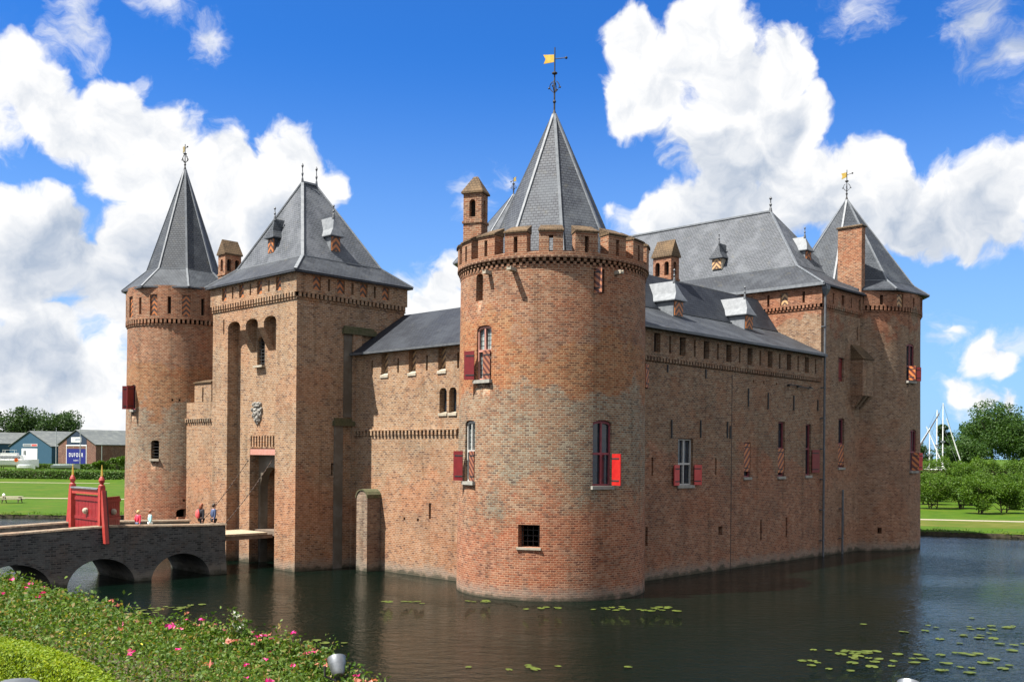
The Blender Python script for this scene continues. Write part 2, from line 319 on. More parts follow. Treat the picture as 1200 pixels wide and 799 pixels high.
noisy('bag_red', (.60, .07, .08), (.66, .1, .1), 12, .7); noisy('shoe', (.03, .025, .02), (.05, .04, .035), 12, .6); noisy('eye', (.04, .03, .025), (.05, .04, .03), 12, .3)
# flagged stone grey of the coat of arms
noisy('carved', (0.152, 0.139, 0.121), (0.291, 0.279, 0.253), 6, .8, bump=.4)
# water
m, t, b = mat('water', (.0012, .0046, .0030), .02, .17)
b.inputs['IOR'].default_value = 1.333
g = N(t, 'ShaderNodeNewGeometry'); pos = g.outputs['Position']
a1 = NOISE(t, VMATH(t, 'MULTIPLY', pos, (.8, 1.5, 1)), 1.5, 3, .55, .5); a2 = NOISE(t, VMATH(t, 'MULTIPLY', pos, (1.1, 2.2, 1)), 6.5, 2, .5, .8)
calm = SSTEP(t, NOISE(t, VMATH(t, 'MULTIPLY', pos, (.5, 1, 1)), .09, 3, .5), .38, .6)
hh = MATH(t, 'ADD', MATH(t, 'MULTIPLY', a1, .85), MATH(t, 'MULTIPLY', a2, .28))
bn = N(t, 'ShaderNodeBump'); bn.inputs['Distance'].default_value = .10
LK(t, MATH(t, 'MULTIPLY_ADD', calm, .5, .42), bn.inputs['Strength']); LK(t, hh, bn.inputs['Height']); LK(t, bn.outputs[0], b.inputs['Normal'])

# ------------------------------------------------------------------ mesh building
class MB:
    def __init__(s): s.v = []; s.f = []; s.uv = []; s.mi = []
    def face(s, pts, uvs=None, mi=0):
        q = []; u2 = []
        for i, p in enumerate(pts):
            p = Vector(p)
            if q and (p - q[-1]).length < 1e-6: continue
            q.append(p); u2.append(uvs[i] if uvs else None)
        if len(q) > 2 and (q[0] - q[-1]).length < 1e-6: q.pop(); u2.pop()
        if len(q) < 3: return
        if uvs is None:
            n = Vector((0, 0, 0))
            for i in range(len(q)): n += q[i].cross(q[(i + 1) % len(q)])
            if n.length < 1e-9: return
            n.normalize()
            if abs(n.z) > .97: u2 = [(p.x, p.y) for p in q]
            else:
                tt = Vector((0, 0, 1)).cross(n).normalized()
                if tt.x + tt.y * .9 < 0: tt = -tt
                bb = n.cross(tt)
                if bb.z < 0: bb = -bb
                u2 = [(p.dot(tt), p.dot(bb)) for p in q]
        k = len(s.v); s.v += q; s.f.append(tuple(range(k, k + len(q)))); s.uv.append(u2); s.mi.append(mi)
    def hexa(s, c, mi=0):
        for a in ((0, 3, 2, 1), (4, 5, 6, 7), (0, 1, 5, 4), (1, 2, 6, 5), (2, 3, 7, 6), (3, 0, 4, 7)): s.face([c[i] for i in a], None, mi)
    def box(s, x0, x1, y0, y1, z0, z1, mi=0):
        s.hexa([(x0, y0, z0), (x1, y0, z0), (x1, y1, z0), (x0, y1, z0), (x0, y0, z1), (x1, y0, z1), (x1, y1, z1), (x0, y1, z1)], mi)
    def rings(s, rs, closed=True, mi=0, cap0=False, cap1=False):
        n = len(rs[0])
        for a, b in zip(rs, rs[1:]):
            for i in range(n if closed else n - 1):
                j = (i + 1) % n; s.face([a[i], a[j], b[j], b[i]], None, mi)
        if cap0: s.face(list(reversed(rs[0])), None, mi)
        if cap1: s.face(rs[-1], None, mi)
    def lathe(s, c, prof, n=24, mi=0, a0=0.0):
        c = Vector(c); rs = []
        for r, z in prof: rs.append([c + Vector((r * math.cos(a0 + 2 * PI * i / n), r * math.sin(a0 + 2 * PI * i / n), z)) for i in range(n)])
        s.rings(rs, True, mi, prof[0][0] > 1e-4, prof[-1][0] > 1e-4)
    def tube(s, pts, rad, n=8, mi=0):
        pts = [Vector(p) for p in pts]; rs = []
        if isinstance(rad, (int, float)): rad = [rad] * len(pts)
        for i, p in enumerate(pts):
            d = (pts[min(i + 1, len(pts) - 1)] - pts[max(i - 1, 0)]).normalized()
            a = d.orthogonal().normalized() if abs(d.z) > .9 else d.cross(Vector((0, 0, 1))).normalized()
            bb = d.cross(a)
            rs.append([p + (a * math.cos(2 * PI * k / n) + bb * math.sin(2 * PI * k / n)) * rad[i] for k in range(n)])
        s.rings(rs, True, mi, True, True)
    def bar(s, p, q, w, h=None, up=(0, 0, 1), mi=0):
        p = Vector(p); q = Vector(q); h = h or w; d = (q - p).normalized(); up = Vector(up)
        a = d.cross(up); a = a.normalized() if a.length > 1e-3 else d.orthogonal().normalized()
        bb = a.cross(d)
        c = []
        for e in (p, q): c += [e - a * w / 2 - bb * h / 2, e + a * w / 2 - bb * h / 2, e + a * w / 2 + bb * h / 2, e - a * w / 2 + bb * h / 2]
        s.hexa(c, mi)
    def ball(s, c, r, n=10, m=6, sc=(1, 1, 1), mi=0):
        c = Vector(c); rs = []
        for j in range(m + 1):
            t = PI * j / m; rs.append([c + Vector((r * sc[0] * math.sin(t) * math.cos(2 * PI * i / n), r * sc[1] * math.sin(t) * math.sin(2 * PI * i / n), -r * sc[2] * math.cos(t))) for i in range(n)])
        s.rings(rs, True, mi)
    def prism(s, poly, ext, mi=0):
        """planar polygon (3D points) extruded by a vector"""
        e = Vector(ext); a = [Vector(p) for p in poly]; bb = [p + e for p in a]
        s.face(list(reversed(a)), None, mi); s.face(bb, None, mi)
        for i in range(len(a)):
            j = (i + 1) % len(a); s.face([a[i], a[j], bb[j], bb[i]], None, mi)
    def build(s, name, mats, parent=None, org=(0, 0, 0), smooth=False):
        if isinstance(mats, str): mats = [mats]
        org = Vector(org); key = {}; vs = []; fs = []; UVS = []; MI = []
        for f, uvf, mf in zip(s.f, s.uv, s.mi):
            g = []; gu = []
            for i, w_ in zip(f, uvf):
                p = s.v[i] - org; k = (round(p.x, 4), round(p.y, 4), round(p.z, 4)) if smooth else i
                if k not in key: key[k] = len(vs); vs.append(p)
                if key[k] not in g: g.append(key[k]); gu.append(w_)
            if len(g) > 2: fs.append(g); UVS.append(gu); MI.append(mf)
        me = bpy.data.meshes.new(name); me.from_pydata(vs, [], fs)
        ul = me.uv_layers.new(name='UVMap')
        flat = [c for u in UVS for p in u for c in p]
        if len(flat) == 2 * len(me.loops): ul.data.foreach_set('uv', flat)
        me.polygons.foreach_set('material_index', MI)
        for x in mats: me.materials.append(M[x])
        if smooth:
            me.polygons.foreach_set('use_smooth', [True] * len(me.polygons)); me.set_sharp_from_angle(angle=R(32))
        me.update()
        o = bpy.data.objects.new(name, me); COL.objects.link(o)
        if parent: o.parent = parent
        return o
def tag(o, label=None, cat=None, group=None, kind=None):
    if label: o['label'] = label
    if cat: o['category'] = cat
    if group: o['group'] = group
    if kind: o['kind'] = kind
    return o
def empty(name, loc, rz, label, cat, group=None):
    o = bpy.data.objects.new(name, None); COL.objects.link(o); o.location = loc; o.rotation_euler = (0, 0, rz); o.empty_display_size = .5
    return tag(o, label, cat, group)
def castle_thing(name, v, u, label, cat, group=None):
    e = empty(name, cw(v, u), TH, label, cat, group)
    return e, Vector((v, u, 0))
def copy_tree(o, parent=None):
    c = o.copy(); COL.objects.link(c)
    if parent: c.parent = parent
    for ch in list(o.children): copy_tree(ch, c)
    return c

# ---- wall mappings: mp(s, z, d) with s metres along, z height, d metres into the wall
def plane(p0, d, nrm):
    p0 = Vector((*p0, 0)); d = Vector((*d, 0)); nrm = Vector((*nrm, 0))
    return lambda s, z, dd=0: p0 + d * s - nrm * dd + Vector((0, 0, z))
def face_v(v0, sgn=-1): return plane((v0, 0), (0, 1), (sgn, 0))     # s = u
def face_u(u0, sgn=-1): return plane((0, u0), (1, 0), (0, sgn))     # s = v
def cyl(cv, cu, rad):
    r0 = rad(0) if callable(rad) else rad
    def mp(s, z, d=0):
        r = (rad(z) if callable(rad) else rad) - d; a = s / r0
        return Vector((cv + r * math.cos(a), cu + r * math.sin(a), z))
    mp.r0 = r0
    return mp
def wall(mb, mp, s0, s1, z0, z1, ops=(), ds=.4, dz=2.0, mi=0, back=None):
    S = {round(s0, 4), round(s1, 4)}; Z = {round(z0, 4), round(z1, 4)}
    n = max(1, int(math.ceil((s1 - s0) / ds))); S |= {round(s0 + (s1 - s0) * i / n, 4) for i in range(n + 1)}
    n = max(1, int(math.ceil((z1 - z0) / dz))); Z |= {round(z0 + (z1 - z0) * i / n, 4) for i in range(n + 1)}
    for o in ops:
        S |= {round(max(s0, o['s0']), 4), round(min(s1, o['s1']), 4)}; Z |= {round(max(z0, o['z0']), 4), round(min(z1, o['z1']), 4)}
    def clean(q, keep):
        keep = {round(k, 4) for k in keep}; out = []
        for x in sorted(q):
            if x not in keep and any(abs(x - k) < .02 for k in keep): continue
            out.append(x)
        return out
    S = clean(S, [s0, s1] + [o[k] for o in ops for k in ('s0', 's1')]); Z = clean(Z, [z0, z1] + [o[k] for o in ops for k in ('z0', 'z1')])
    for a, b in zip(S, S[1:]):
        for c, d in zip(Z, Z[1:]):
            ms_, mz = (a + b) / 2, (c + d) / 2
            if any(o['s0'] < ms_ < o['s1'] and o['z0'] < mz < o['z1'] for o in ops): continue
            mb.face([mp(a, c), mp(b, c), mp(b, d), mp(a, d)], [(a, c), (b, c), (b, d), (a, d)], mi)
    for o in ops:
        D = o.get('d', .35); a, b, c, d = o['s0'], o['s1'], o['z0'], o['z1']; rise = o.get('rise', 0)
        ss = [a] + [x for x in S if a + .005 < x < b - .005] + [b]
        if rise:
            k = 8; ss = sorted(set(ss) | {a + (b - a) * i / k for i in range(k + 1)})
        zs = lambda s: d - rise + rise * math.sqrt(max(0, 1 - ((s - (a + b) / 2) / ((b - a) / 2)) ** 2)) if rise else d
        for x, y in zip(ss, ss[1:]):
            if rise: mb.face([mp(x, zs(x)), mp(y, zs(y)), mp(y, d), mp(x, d)], [(x, zs(x)), (y, zs(y)), (y, d), (x, d)], mi)
            mb.face([mp(x, zs(x)), mp(x, zs(x), D), mp(y, zs(y), D), mp(y, zs(y))], [(x, 0), (x, D), (y, D), (y, 0)], mi)
            if c > z0 + 1e-3: mb.face([mp(x, c), mp(y, c), mp(y, c, D), mp(x, c, D)], [(x, 0), (y, 0), (y, D), (x, D)], mi)
            if o.get('back') is not None: mb.face([mp(x, c, D), mp(y, c, D), mp(y, zs(y), D), mp(x, zs(x), D)], [(x, c), (y, c), (y, zs(y)), (x, zs(x))], o['back'])
        for e in (a, b): mb.face([mp(e, c), mp(e, c, D), mp(e, d - rise, D), mp(e, d - rise)], [(e, c), (e + D, c), (e + D, d - rise), (e, d - rise)], mi)
def op(sc, w, z0, z1, d=.35, rise=0, back=None): return dict(s0=sc - w / 2, s1=sc + w / 2, z0=z0, z1=z1, d=d, rise=rise, back=back)

class Loc:
    """flat local frame on a wall: a along the wall (to the right seen from outside for +s right), z up, n outward"""
    def __init__(s, mp, sc, d=0):
        s.o = mp(sc, 0, d); s.t = (mp(sc + .05, 0, d) - mp(sc - .05, 0, d)).normalized()
        s.n = (mp(sc, 0, d) - mp(sc, 0, d + .1)).normalized()
    def p(s, a, z, n): return s.o + s.t * a + Vector((0, 0, z)) + s.n * n
    def box(s, mb, a0, a1, z0, z1, n0, n1, mi=0):
        mb.hexa([s.p(a0, z0, n0), s.p(a1, z0, n0), s.p(a1, z0, n1), s.p(a0, z0, n1), s.p(a0, z1, n0), s.p(a1, z1, n0), s.p(a1, z1, n1), s.p(a0, z1, n1)], mi)
    def leaf(s, mb, hinge, w, z0, z1, ang, thick=.05, n0=.02, mi=0, mi2=None):
        """shutter leaf hinged at a=hinge, width w (signed), swung out by ang degrees from closed"""
        ca, sa = math.cos(R(ang)), math.sin(R(ang)); sg = 1 if w > 0 else -1; w = abs(w)
        def q(l, h, z): return s.p(hinge + sg * (l * ca + h * sa), z, n0 + l * sa - h * ca + thick)
        c = []
        for z in (z0, z1): c += [q(0, 0, z), q(w, 0, z), q(w, thick, z), q(0, thick, z)]
        mb.hexa(c, mi)
        for zz in (z0 + .18, z1 - .24):        # strap hinges
            c = []
            for z in (zz, zz + .06): c += [q(0, -.012, z), q(w * .85, -.012, z), q(w * .85, thick + .012, z), q(0, thick + .012, z)]
            if mi2 is not None: mb.hexa(c, mi2)
def chevron(parent, org, L, w, z0, z1, n, name='shutter', pale=False):
    mb = MB(); k = ('chev_pale_a', 'chev_pale_b') if pale else ('chev_a', 'chev_b')
    def half(a0, a1, mi):
        pts = [(a0, z0), (a1, z0), (a1, z1), (a0, z1)]
        f = [L.p(a, z, n + .03) for a, z in pts]; bk = [L.p(a, z, n - .03) for a, z in pts]
        mb.face(f, [(abs(a), z) for a, z in pts], mi); mb.face(list(reversed(bk)), [(0, 0)] * 4, mi)
        for i in range(4):
            j = (i + 1) % 4; mb.face([f[i], f[j], bk[j], bk[i]], [(0, 0)] * 4, mi)
    half(-w / 2, 0, 0); half(0, w / 2, 0)
    return mb.build(name, [k[0]], parent, org)
def window(parent, org, mp, sc, w, z0, z1, zt=None, frame='frame_pink', pane='glass_pale', rise=.0, left=None, right=None, sill='stone_grey', d=.16, mull=True):
    """frame + pane + sill + shutters; left/right = (angle, material); zt = transom height"""
    L = Loc(mp, sc, 0); mb = MB(); h = w / 2; f = .075
    L.box(mb, -h, -h + f, z0, z1 - rise, -d - .05, -d + .03); L.box(mb, h - f, h, z0, z1 - rise, -d - .05, -d + .03)
    L.box(mb, -h + f, h - f, z0, z0 + f, -d - .05, -d + .03)
    k = 8; za = lambda a: z1 - rise + rise * math.sqrt(max(0, 1 - (a / h) ** 2))
    if rise:
        for i in range(k):
            a, b = -h + w * i / k, -h + w * (i + 1) / k
            c = [L.p(a, za(a) - f * 1.5, -d - .05), L.p(b, za(b) - f * 1.5, -d - .05), L.p(b, za(b) - f * 1.5, -d + .03), L.p(a, za(a) - f * 1.5, -d + .03),
                 L.p(a, za(a), -d - .05), L.p(b, za(b), -d - .05), L.p(b, za(b), -d + .03), L.p(a, za(a), -d + .03)]
            mb.hexa(c)
    else: L.box(mb, -h + f, h - f, z1 - f, z1, -d - .05, -d + .03)
    if zt: L.box(mb, -h + f, h - f, zt - .05, zt + .05, -d - .05, -d + .045)
    if mull: L.box(mb, -.04, .04, z0 + f, z1 - f, -d - .05, -d + .04)
    o = mb.build('window', frame, parent, org)
    pb = MB(); L.box(pb, -h + .01, h - .01, z0 + .01, z1 - max(.01, rise * .6), -d - .14, -d - .08); pb.build('pane', pane, o, org)
    if sill:
        sb = MB(); L.box(sb, -h - .08, h + .08, z0 - .16, z0 - .005, -d, .09); sb.build('sill', sill, o, org)
    for side, spec in ((-1, left), (1, right)):
        if not spec: continue
        ang, mt = spec[0], spec[1]; zz0, zz1 = spec[2] if len(spec) > 2 else (z0 + .02, zt or z1 - .05)
        lb = MB(); ww = spec[3] if len(spec) > 3 else h - .01
        L.leaf(lb, side * (h - .005 + (.015 if ang > 150 else 0)), -side * ww, zz0, zz1, ang, n0=.01 if ang > 5 else -.07, mi2=1)
        lb.build('shutter', [mt, 'iron'], o, org)
    return o
def dentils(mb, mp, s0, s1, z0, z1, pitch=.3, w=.15, out=.12, back=-.02, rows=1):
    n = int((s1 - s0) / pitch)
    for r in range(rows):
        zz0 = z0 + (z1 - z0) * r / rows; zz1 = z0 + (z1 - z0) * (r + 1) / rows - .005; o = out * (r + 1) / rows
        for i in range(n):
            s = s0 + (s1 - s0) * (i + .5) / n + (pitch / 2 if r % 2 else 0)
            if s + w / 2 > s1 + .2: continue
            a, b = s - w / 2, s + w / 2
            c = [mp(a, zz0, back * -1), mp(b, zz0, back * -1), mp(b, zz0 + .05, -o), mp(a, zz0 + .05, -o), mp(a, zz1, back * -1), mp(b, zz1, back * -1), mp(b, zz1, -o), mp(a, zz1, -o)]
            mb.hexa(c)
def spire(parent, org, cv, cu, prof, az0, n=8, matn='slate_mid', vane=None, name='roof', matk=None):
    """faceted spire: profile (radius, z) from eave to apex, lead strips on the hips, optional weather vane"""
    mb = MB(); rs = []
    for r, z in prof: rs.append([Vector((cv + r * math.cos(az0 + 2 * PI * i / n), cu + r * math.sin(az0 + 2 * PI * i / n), z)) for i in range(n)])
    for k, (a, b) in enumerate(zip(rs, rs[1:])):
        for i in range(n):
            j = (i + 1) % n; mb.face([a[i], a[j], b[j], b[i]], None, 1 if (matk and k == 0) else 0)
    lo = [Vector((p.x, p.y, p.z - .10)) for p in rs[0]]
    for i in range(n):
        j = (i + 1) % n; mb.face([lo[i], lo[j], rs[0][j], rs[0][i]], None, 0)
    mb.face(list(reversed(lo)), None, 0)
    o = mb.build(name, [matn] + ([matk] if matk else []), parent, org)
    hb = MB()
    for i in range(n):
        for a, b in zip(rs, rs[1:]):
            nr = Vector((a[i].x - cv, a[i].y - cu, .6 * max(.5, (a[i] - Vector((cv, cu, a[i].z))).length))).normalized()
            hb.bar(a[i] + nr * .01, b[i] + nr * .01, .13, .07, nr)
    if matk and len(rs) > 2:
        for i in range(n): hb.bar(rs[1][i], rs[1][(i + 1) % n], .09, .05)
    hb.build('hip_flashing', 'lead', o, org)
    return o
def vane(parent, org, x, y, z0, z1, flagdir=(-1, 0), knob=True):
    """wrought iron vane with scrolls, ball and gilded flag; flagdir in castle axes"""
    mb = MB(); h = z1 - z0; c = Vector((x, y, 0)); fd = Vector((*flagdir, 0)).normalized()
    mb.lathe((x, y, 0), [(.13, z0 - .25), (.10, z0 + .05), (.045, z0 + .25), (.035, z0 + h * .5), (.028, z0 + h)], 8)
    mb.ball((x, y, z0 + h * .20), .085, 8, 5); mb.ball((x, y, z0 + h * .62), .12, 8, 5, (1.2, 1.2, .6))
    for k in range(4):
        a = Vector((math.cos(k * PI / 2 + .4), math.sin(k * PI / 2 + .4), 0)); zc = z0 + h * .42
        pts = [c + a * (.03 + .22 * math.sin(t)) + Vector((0, 0, zc - .28 + .5 * t / 2.6)) for t in (0, .6, 1.2, 1.8, 2.4, 2.8)]
        mb.tube(pts, .022, 5); mb.ball(pts[2] + a * .05, .05, 6, 4)
    zf = z0 + h * .84
    mb.tube([c + Vector((0, 0, zf - .03)), c - fd * .55 + Vector((0, 0, zf - .03))], .022, 5); mb.ball(c - fd * .57 + Vector((0, 0, zf - .03)), .07, 7, 5)
    o = mb.build('weather_vane', 'iron', parent, org)
    fb = MB(); t = Vector((-fd.y, fd.x, 0)) * .015
    poly = [c + fd * .04 + Vector((0, 0, zf - .18)), c + fd * .55 + Vector((0, 0, zf - .22)), c + fd * .46 + Vector((0, 0, zf)), c + fd * .58 + Vector((0, 0, zf + .22)), c + fd * .04 + Vector((0, 0, zf + .18))]
    fb.prism([p - t for p in poly], t * 2); fb.build('flag', 'gold', o, org)
    return o
def finial(mb, x, y, z0, h, r=.05):
    mb.lathe((x, y, 0), [(r * 1.9, z0 - .1), (r * 1.2, z0 + h * .2), (r * .6, z0 + h * .3), (r * 1.4, z0 + h * .45), (r * .6, z0 + h * .55), (r * .5, z0 + h * .75), (r * 1.5, z0 + h * .86), (r * .3, z0 + h)], 8)
def chimney(parent, org, cx, cy, rot, a, b, z0, z1, ztop, mt='brick_warm', hole=True, name='chimney', pyramid=True):
    """brick chimney turret, a x b, open slots near the top, tiled cap"""
    ca, sa = math.cos(rot), math.sin(rot)
    def w(x, y, z): return Vector((cx + ca * x - sa * y, cy + sa * x + ca * y, z))
    mb = MB(); faces = [((-a / 2, -b / 2), (a / 2, -b / 2)), ((a / 2, -b / 2), (a / 2, b / 2)), ((a / 2, b / 2), (-a / 2, b / 2)), ((-a / 2, b / 2), (-a / 2, -b / 2))]
    for p, q in faces:
        p3 = w(*p, 0); q3 = w(*q, 0); d = (q3 - p3); L = d.length; d.normalize(); nr = Vector((d.y, -d.x, 0))
        mp = plane(p3.xy, d.xy, nr.xy)
        ops = []
        if hole:
            k = 1 if L < 1.0 else 2
            for i in range(k): ops.append(op(L * (i + .5) / k, min(.34, L * .34), z1 - 1.15, z1 - .30, .25, .14, 1))
        wall(mb, mp, 0, L, z0, z1, ops, 9, 9)
        for e in (1.0,):   # string course
            c = [mp(-.05, z1 - 1.45, -.05), mp(L + .05, z1 - 1.45, -.05), mp(L, z1 - 1.45, .02), mp(0, z1 - 1.45, .02), mp(-.05, z1 - 1.33, -.05), mp(L + .05, z1 - 1.33, -.05), mp(L, z1 - 1.33, .02), mp(0, z1 - 1.33, .02)]
            if hole: mb.hexa(c)
    mb.face([w(-a / 2, -b / 2, z1), w(a / 2, -b / 2, z1), w(a / 2, b / 2, z1), w(-a / 2, b / 2, z1)])
    o = mb.build(name, [mt, 'dark_inside'], parent, org)
    cb = MB(); e = .09
    base = [w(-a / 2 - e, -b / 2 - e, z1 + .004), w(a / 2 + e, -b / 2 - e, z1 + .004), w(a / 2 + e, b / 2 + e, z1 + .004), w(-a / 2 - e, b / 2 + e, z1 + .004)]
    b2 = [p + Vector((0, 0, .08)) for p in base]
    if ztop - z1 < .3: top = [w(-a / 2, -b / 2, ztop), w(a / 2, -b / 2, ztop), w(a / 2, b / 2, ztop), w(-a / 2, b / 2, ztop)]
    elif a >= b: r = a * (.12 if pyramid else .5); top = [w(-r, 0, ztop), w(r, 0, ztop), w(r, 0, ztop), w(-r, 0, ztop)]
    else: r = b * (.12 if pyramid else .5); top = [w(0, -r, ztop), w(0, -r, ztop), w(0, r, ztop), w(0, r, ztop)]
    cb.rings([base, b2, top], True, 0, True, True); cb.build('chimney_cap', 'tile_brown', o, org)
    return o
def hiproof(parent, org, rings, mats, name='roof', hip=True, brk=True, split=None):
    """rings of 4 points from eave to ridge"""
    mb = MB()
    for k, (a, b) in enumerate(zip(rings, rings[1:])):
        for i in range(4):
            j = (i + 1) % 4; mb.face([a[i], a[j], b[j], b[i]], None, min(k, len(mats) - 1))
    lo = [Vector(p) - Vector((0, 0, .12)) for p in rings[0]]
    for i in range(4):
        j = (i + 1) % 4; mb.face([lo[i], lo[j], rings[0][j], rings[0][i]], None, 0)
    mb.face(list(reversed(lo)), None, 0)
    o = mb.build(name, mats, parent, org)
    if hip:
        hb = MB(); cx = sum((Vector(p) for p in rings[0]), Vector()) / 4
        for a, b in zip(rings, rings[1:]):
            for i in range(4):
                nr = Vector(a[i]) - cx; nr.z = nr.length * .8; nr.normalize(); hb.bar(Vector(a[i]) + nr * .012, Vector(b[i]) + nr * .012, .17, .08, nr)
        if brk:
            for r in rings[1:-1]:
                for i in range(4): hb.bar(r[i], r[(i + 1) % 4], .10, .06)
        a, b = rings[-1][0], rings[-1][2]; hb.bar(Vector(a) + Vector((0, 0, .02)), Vector(b) + Vector((0, 0, .02)), .2, .12)
        hb.build('hip_flashing', 'lead', o, org)
    return o
def rect(x0, x1, y0, y1, z): return [Vector((x0, y0, z)), Vector((x1, y0, z)), Vector((x1, y1, z)), Vector((x0, y1, z))]
def dormer(parent, org, x, y, f, w, z0, z1, zt, depth, cheek='lead', roofm='lead', pale=False, fin=.7):
    """small roof dormer: front centre (x, y), facing f in castle axes, chevron shutter, hipped roof with finial"""
    f = Vector((*f, 0)).normalized(); t = Vector((-f.y, f.x, 0)); o0 = Vector((x, y, 0))
    q = lambda a, n, z: o0 + t * a + f * n + Vector((0, 0, z))
    mb = MB(); h = w / 2
    mb.hexa([q(-h, -depth, z0), q(h, -depth, z0), q(h, 0, z0), q(-h, 0, z0), q(-h, -depth, z1), q(h, -depth, z1), q(h, 0, z1), q(-h, 0, z1)], 0)
    o = mb.build('dormer', [cheek], parent, org)
    mp = plane((o0).xy, t.xy, f.xy); chevron(o, org, Loc(mp, 0), w * .86, z0 + .06, z1 - .04, .035, pale=pale)
    rb = MB(); e = .16
    base = [q(-h - e, e * 1.3, z1 + .003), q(h + e, e * 1.3, z1 + .003), q(h + e, -depth - .6, z1 + .003), q(-h - e, -depth - .6, z1 + .003)]
    b2 = [p + Vector((0, 0, .05)) for p in base]; nf = -w * .28; zm = z1 + .05 + (zt - z1) * .35
    mid = [q(-h * .62, e * .3, zm), q(h * .62, e * .3, zm), q(h * .62, -depth - .6, zm), q(-h * .62, -depth - .6, zm)]
    top = [q(0, nf, zt), q(0, nf, zt), q(0, -depth - .7, zt), q(0, -depth - .7, zt)]
    rb.rings([base, b2, mid, top], True, 0, True, False); rb.build('dormer_roof', roofm, o, org)
    if fin:
        fb = MB(); p = q(0, nf - .02, 0); finial(fb, p.x, p.y, zt, fin, .05); fb.build('finial', 'lead_dark', o, org)
    return o

def view_az(v, u):
    p = cw(v, u); return math.atan2(-p.dot(CU), -p.dot(CV))

# ================================================================== THE GROUND AND THE WATER
mb = MB(); mb.face([(-400, -60, 0), (400, -60, 0), (400, 200, 0), (-400, 200, 0)]); tag(mb.build('moat_water', 'water'), kind='structure')
mb = MB(); mb.face([(-400, -60, -2.2), (400, -60, -2.2), (400, 200, -2.2), (-400, 200, -2.2)]); tag(mb.build('moat_bed', 'soil'), kind='structure')
# far shore of the moat: inner edge, then one sheet to the horizon
EDGE = [(-120, 97), (-85, 96.5), (-62, 95.2), (-48, 94.6), (-38, 93.8), (-30, 104), (-16, 121), (0, 126), (15, 116), (25, 96), (30, 85.8), (34.3, 83.6), (42, 80.7), (56, 76), (80, 70), (120, 60)]
def gz(x, y):
    """height of the far ground: lawn, then a low dyke on the left where the yard stands"""
    z = .42
    if x < 10:
        t = min(1, max(0, (y - 186) / 22)); z += 1.45 * t * t * (3 - 2 * t)
    else:
        t = min(1, max(0, (y - 150) / 40)); z += .5 * t
    return z
mb = MB()
offs = [0, .5, 2, 6, 12, 22, 36, 52, 66, 78, 90, 100, 108, 116, 125, 140, 170, 230, 320, 600, 1500, 5200]
cols_ = []
for i, (x, y) in enumerate(EDGE):
    sx = (x / 120.0)
    c = []
    for k, o in enumerate(offs):
        xx = x + sx * o * 1.3; yy = y + o
        c.append((xx, yy, .30 + .03 * math.sin(x * 3) if k == 0 else gz(xx, yy)))
    cols_.append(c)
for a, b in zip(cols_, cols_[1:]):
    for k in range(len(offs) - 1): mb.face([a[k], b[k], b[k + 1], a[k + 1]])
GROUND = tag(mb.build('lawn', 'grass', smooth=True), kind='structure')
mb = MB()
for (x0, y0), (x1, y1) in zip(EDGE, EDGE[1:]):
    d = Vector((x1 - x0, y1 - y0, 0)); n = max(1, int(d.length / 1.2))
    for i in range(n):
        p = Vector((x0, y0, 0)) + d * (i / n); q = Vector((x0, y0, 0)) + d * ((i + 1) / n)
        j = lambda p: .03 * math.sin(p.x * 5.1) + .04 * math.sin(p.x * 1.7)
        nv = Vector((d.y, -d.x, 0)).normalized() * .12
        mb.face([p + nv + Vector((0, j(p), -2.3)), q + nv + Vector((0, j(q), -2.3)), q + Vector((0, j(q), .32)), p + Vector((0, j(p), .32))])
        mb.face([p + Vector((0, j(p), .32)), q + Vector((0, j(q), .32)), q + Vector((0, .7, .36)), p + Vector((0, .7, .36))])
tag(mb.build('moat_shore', 'wet_bank'), kind='structure')
def strip(name, pts, w, m, dz=.012):
    mb = MB(); L = []
    for i, p in enumerate(pts):
        p = Vector((*p, 0)); a = Vector((*pts[max(0, i - 1)], 0)); b = Vector((*pts[min(len(pts) - 1, i + 1)], 0)); d = (b - a).normalized(); nn = Vector((-d.y, d.x, 0)) * w / 2
        l = p - nn; r = p + nn; l.z = gz(l.x, l.y) + dz; r.z = gz(r.x, r.y) + dz; L.append((l, r))
    for (a, b), (c, d) in zip(L, L[1:]): mb.face([a, b, d, c])
    return tag(mb.build(name, m), kind='structure')
strip('path', [(-120, 131), (-80, 127), (-60, 125), (-45, 124), (-30, 128), (-10, 140)], 1.7, 'gravel')
strip('path', [(-140, 184.5), (-100, 184), (-60, 183.5), (-30, 178), (-15, 170)], 2.6, 'gravel')
strip('path', [(20, 109), (30, 101.5), (40, 98), (50, 95.5), (66, 91), (90, 84)], 1.7, 'gravel')
strip('grass_verge', [(20, 103.5), (31, 96), (40, 92), (50, 89), (66, 84.5), (90, 77.5)], 9.0, 'grass_dry', .006)
mb = MB(); pts = [(-1.0, -.9), (-1.0, 30), (33.0, 36), (33.0, -.9)]
mb.prism([Vector(cw(v, u, -2.1)) for v, u in ((1, 1), (33, 1), (33, 36), (1, 36))], (0, 0, 3.6)); tag(mb.build('courtyard', 'gravel'), kind='structure')
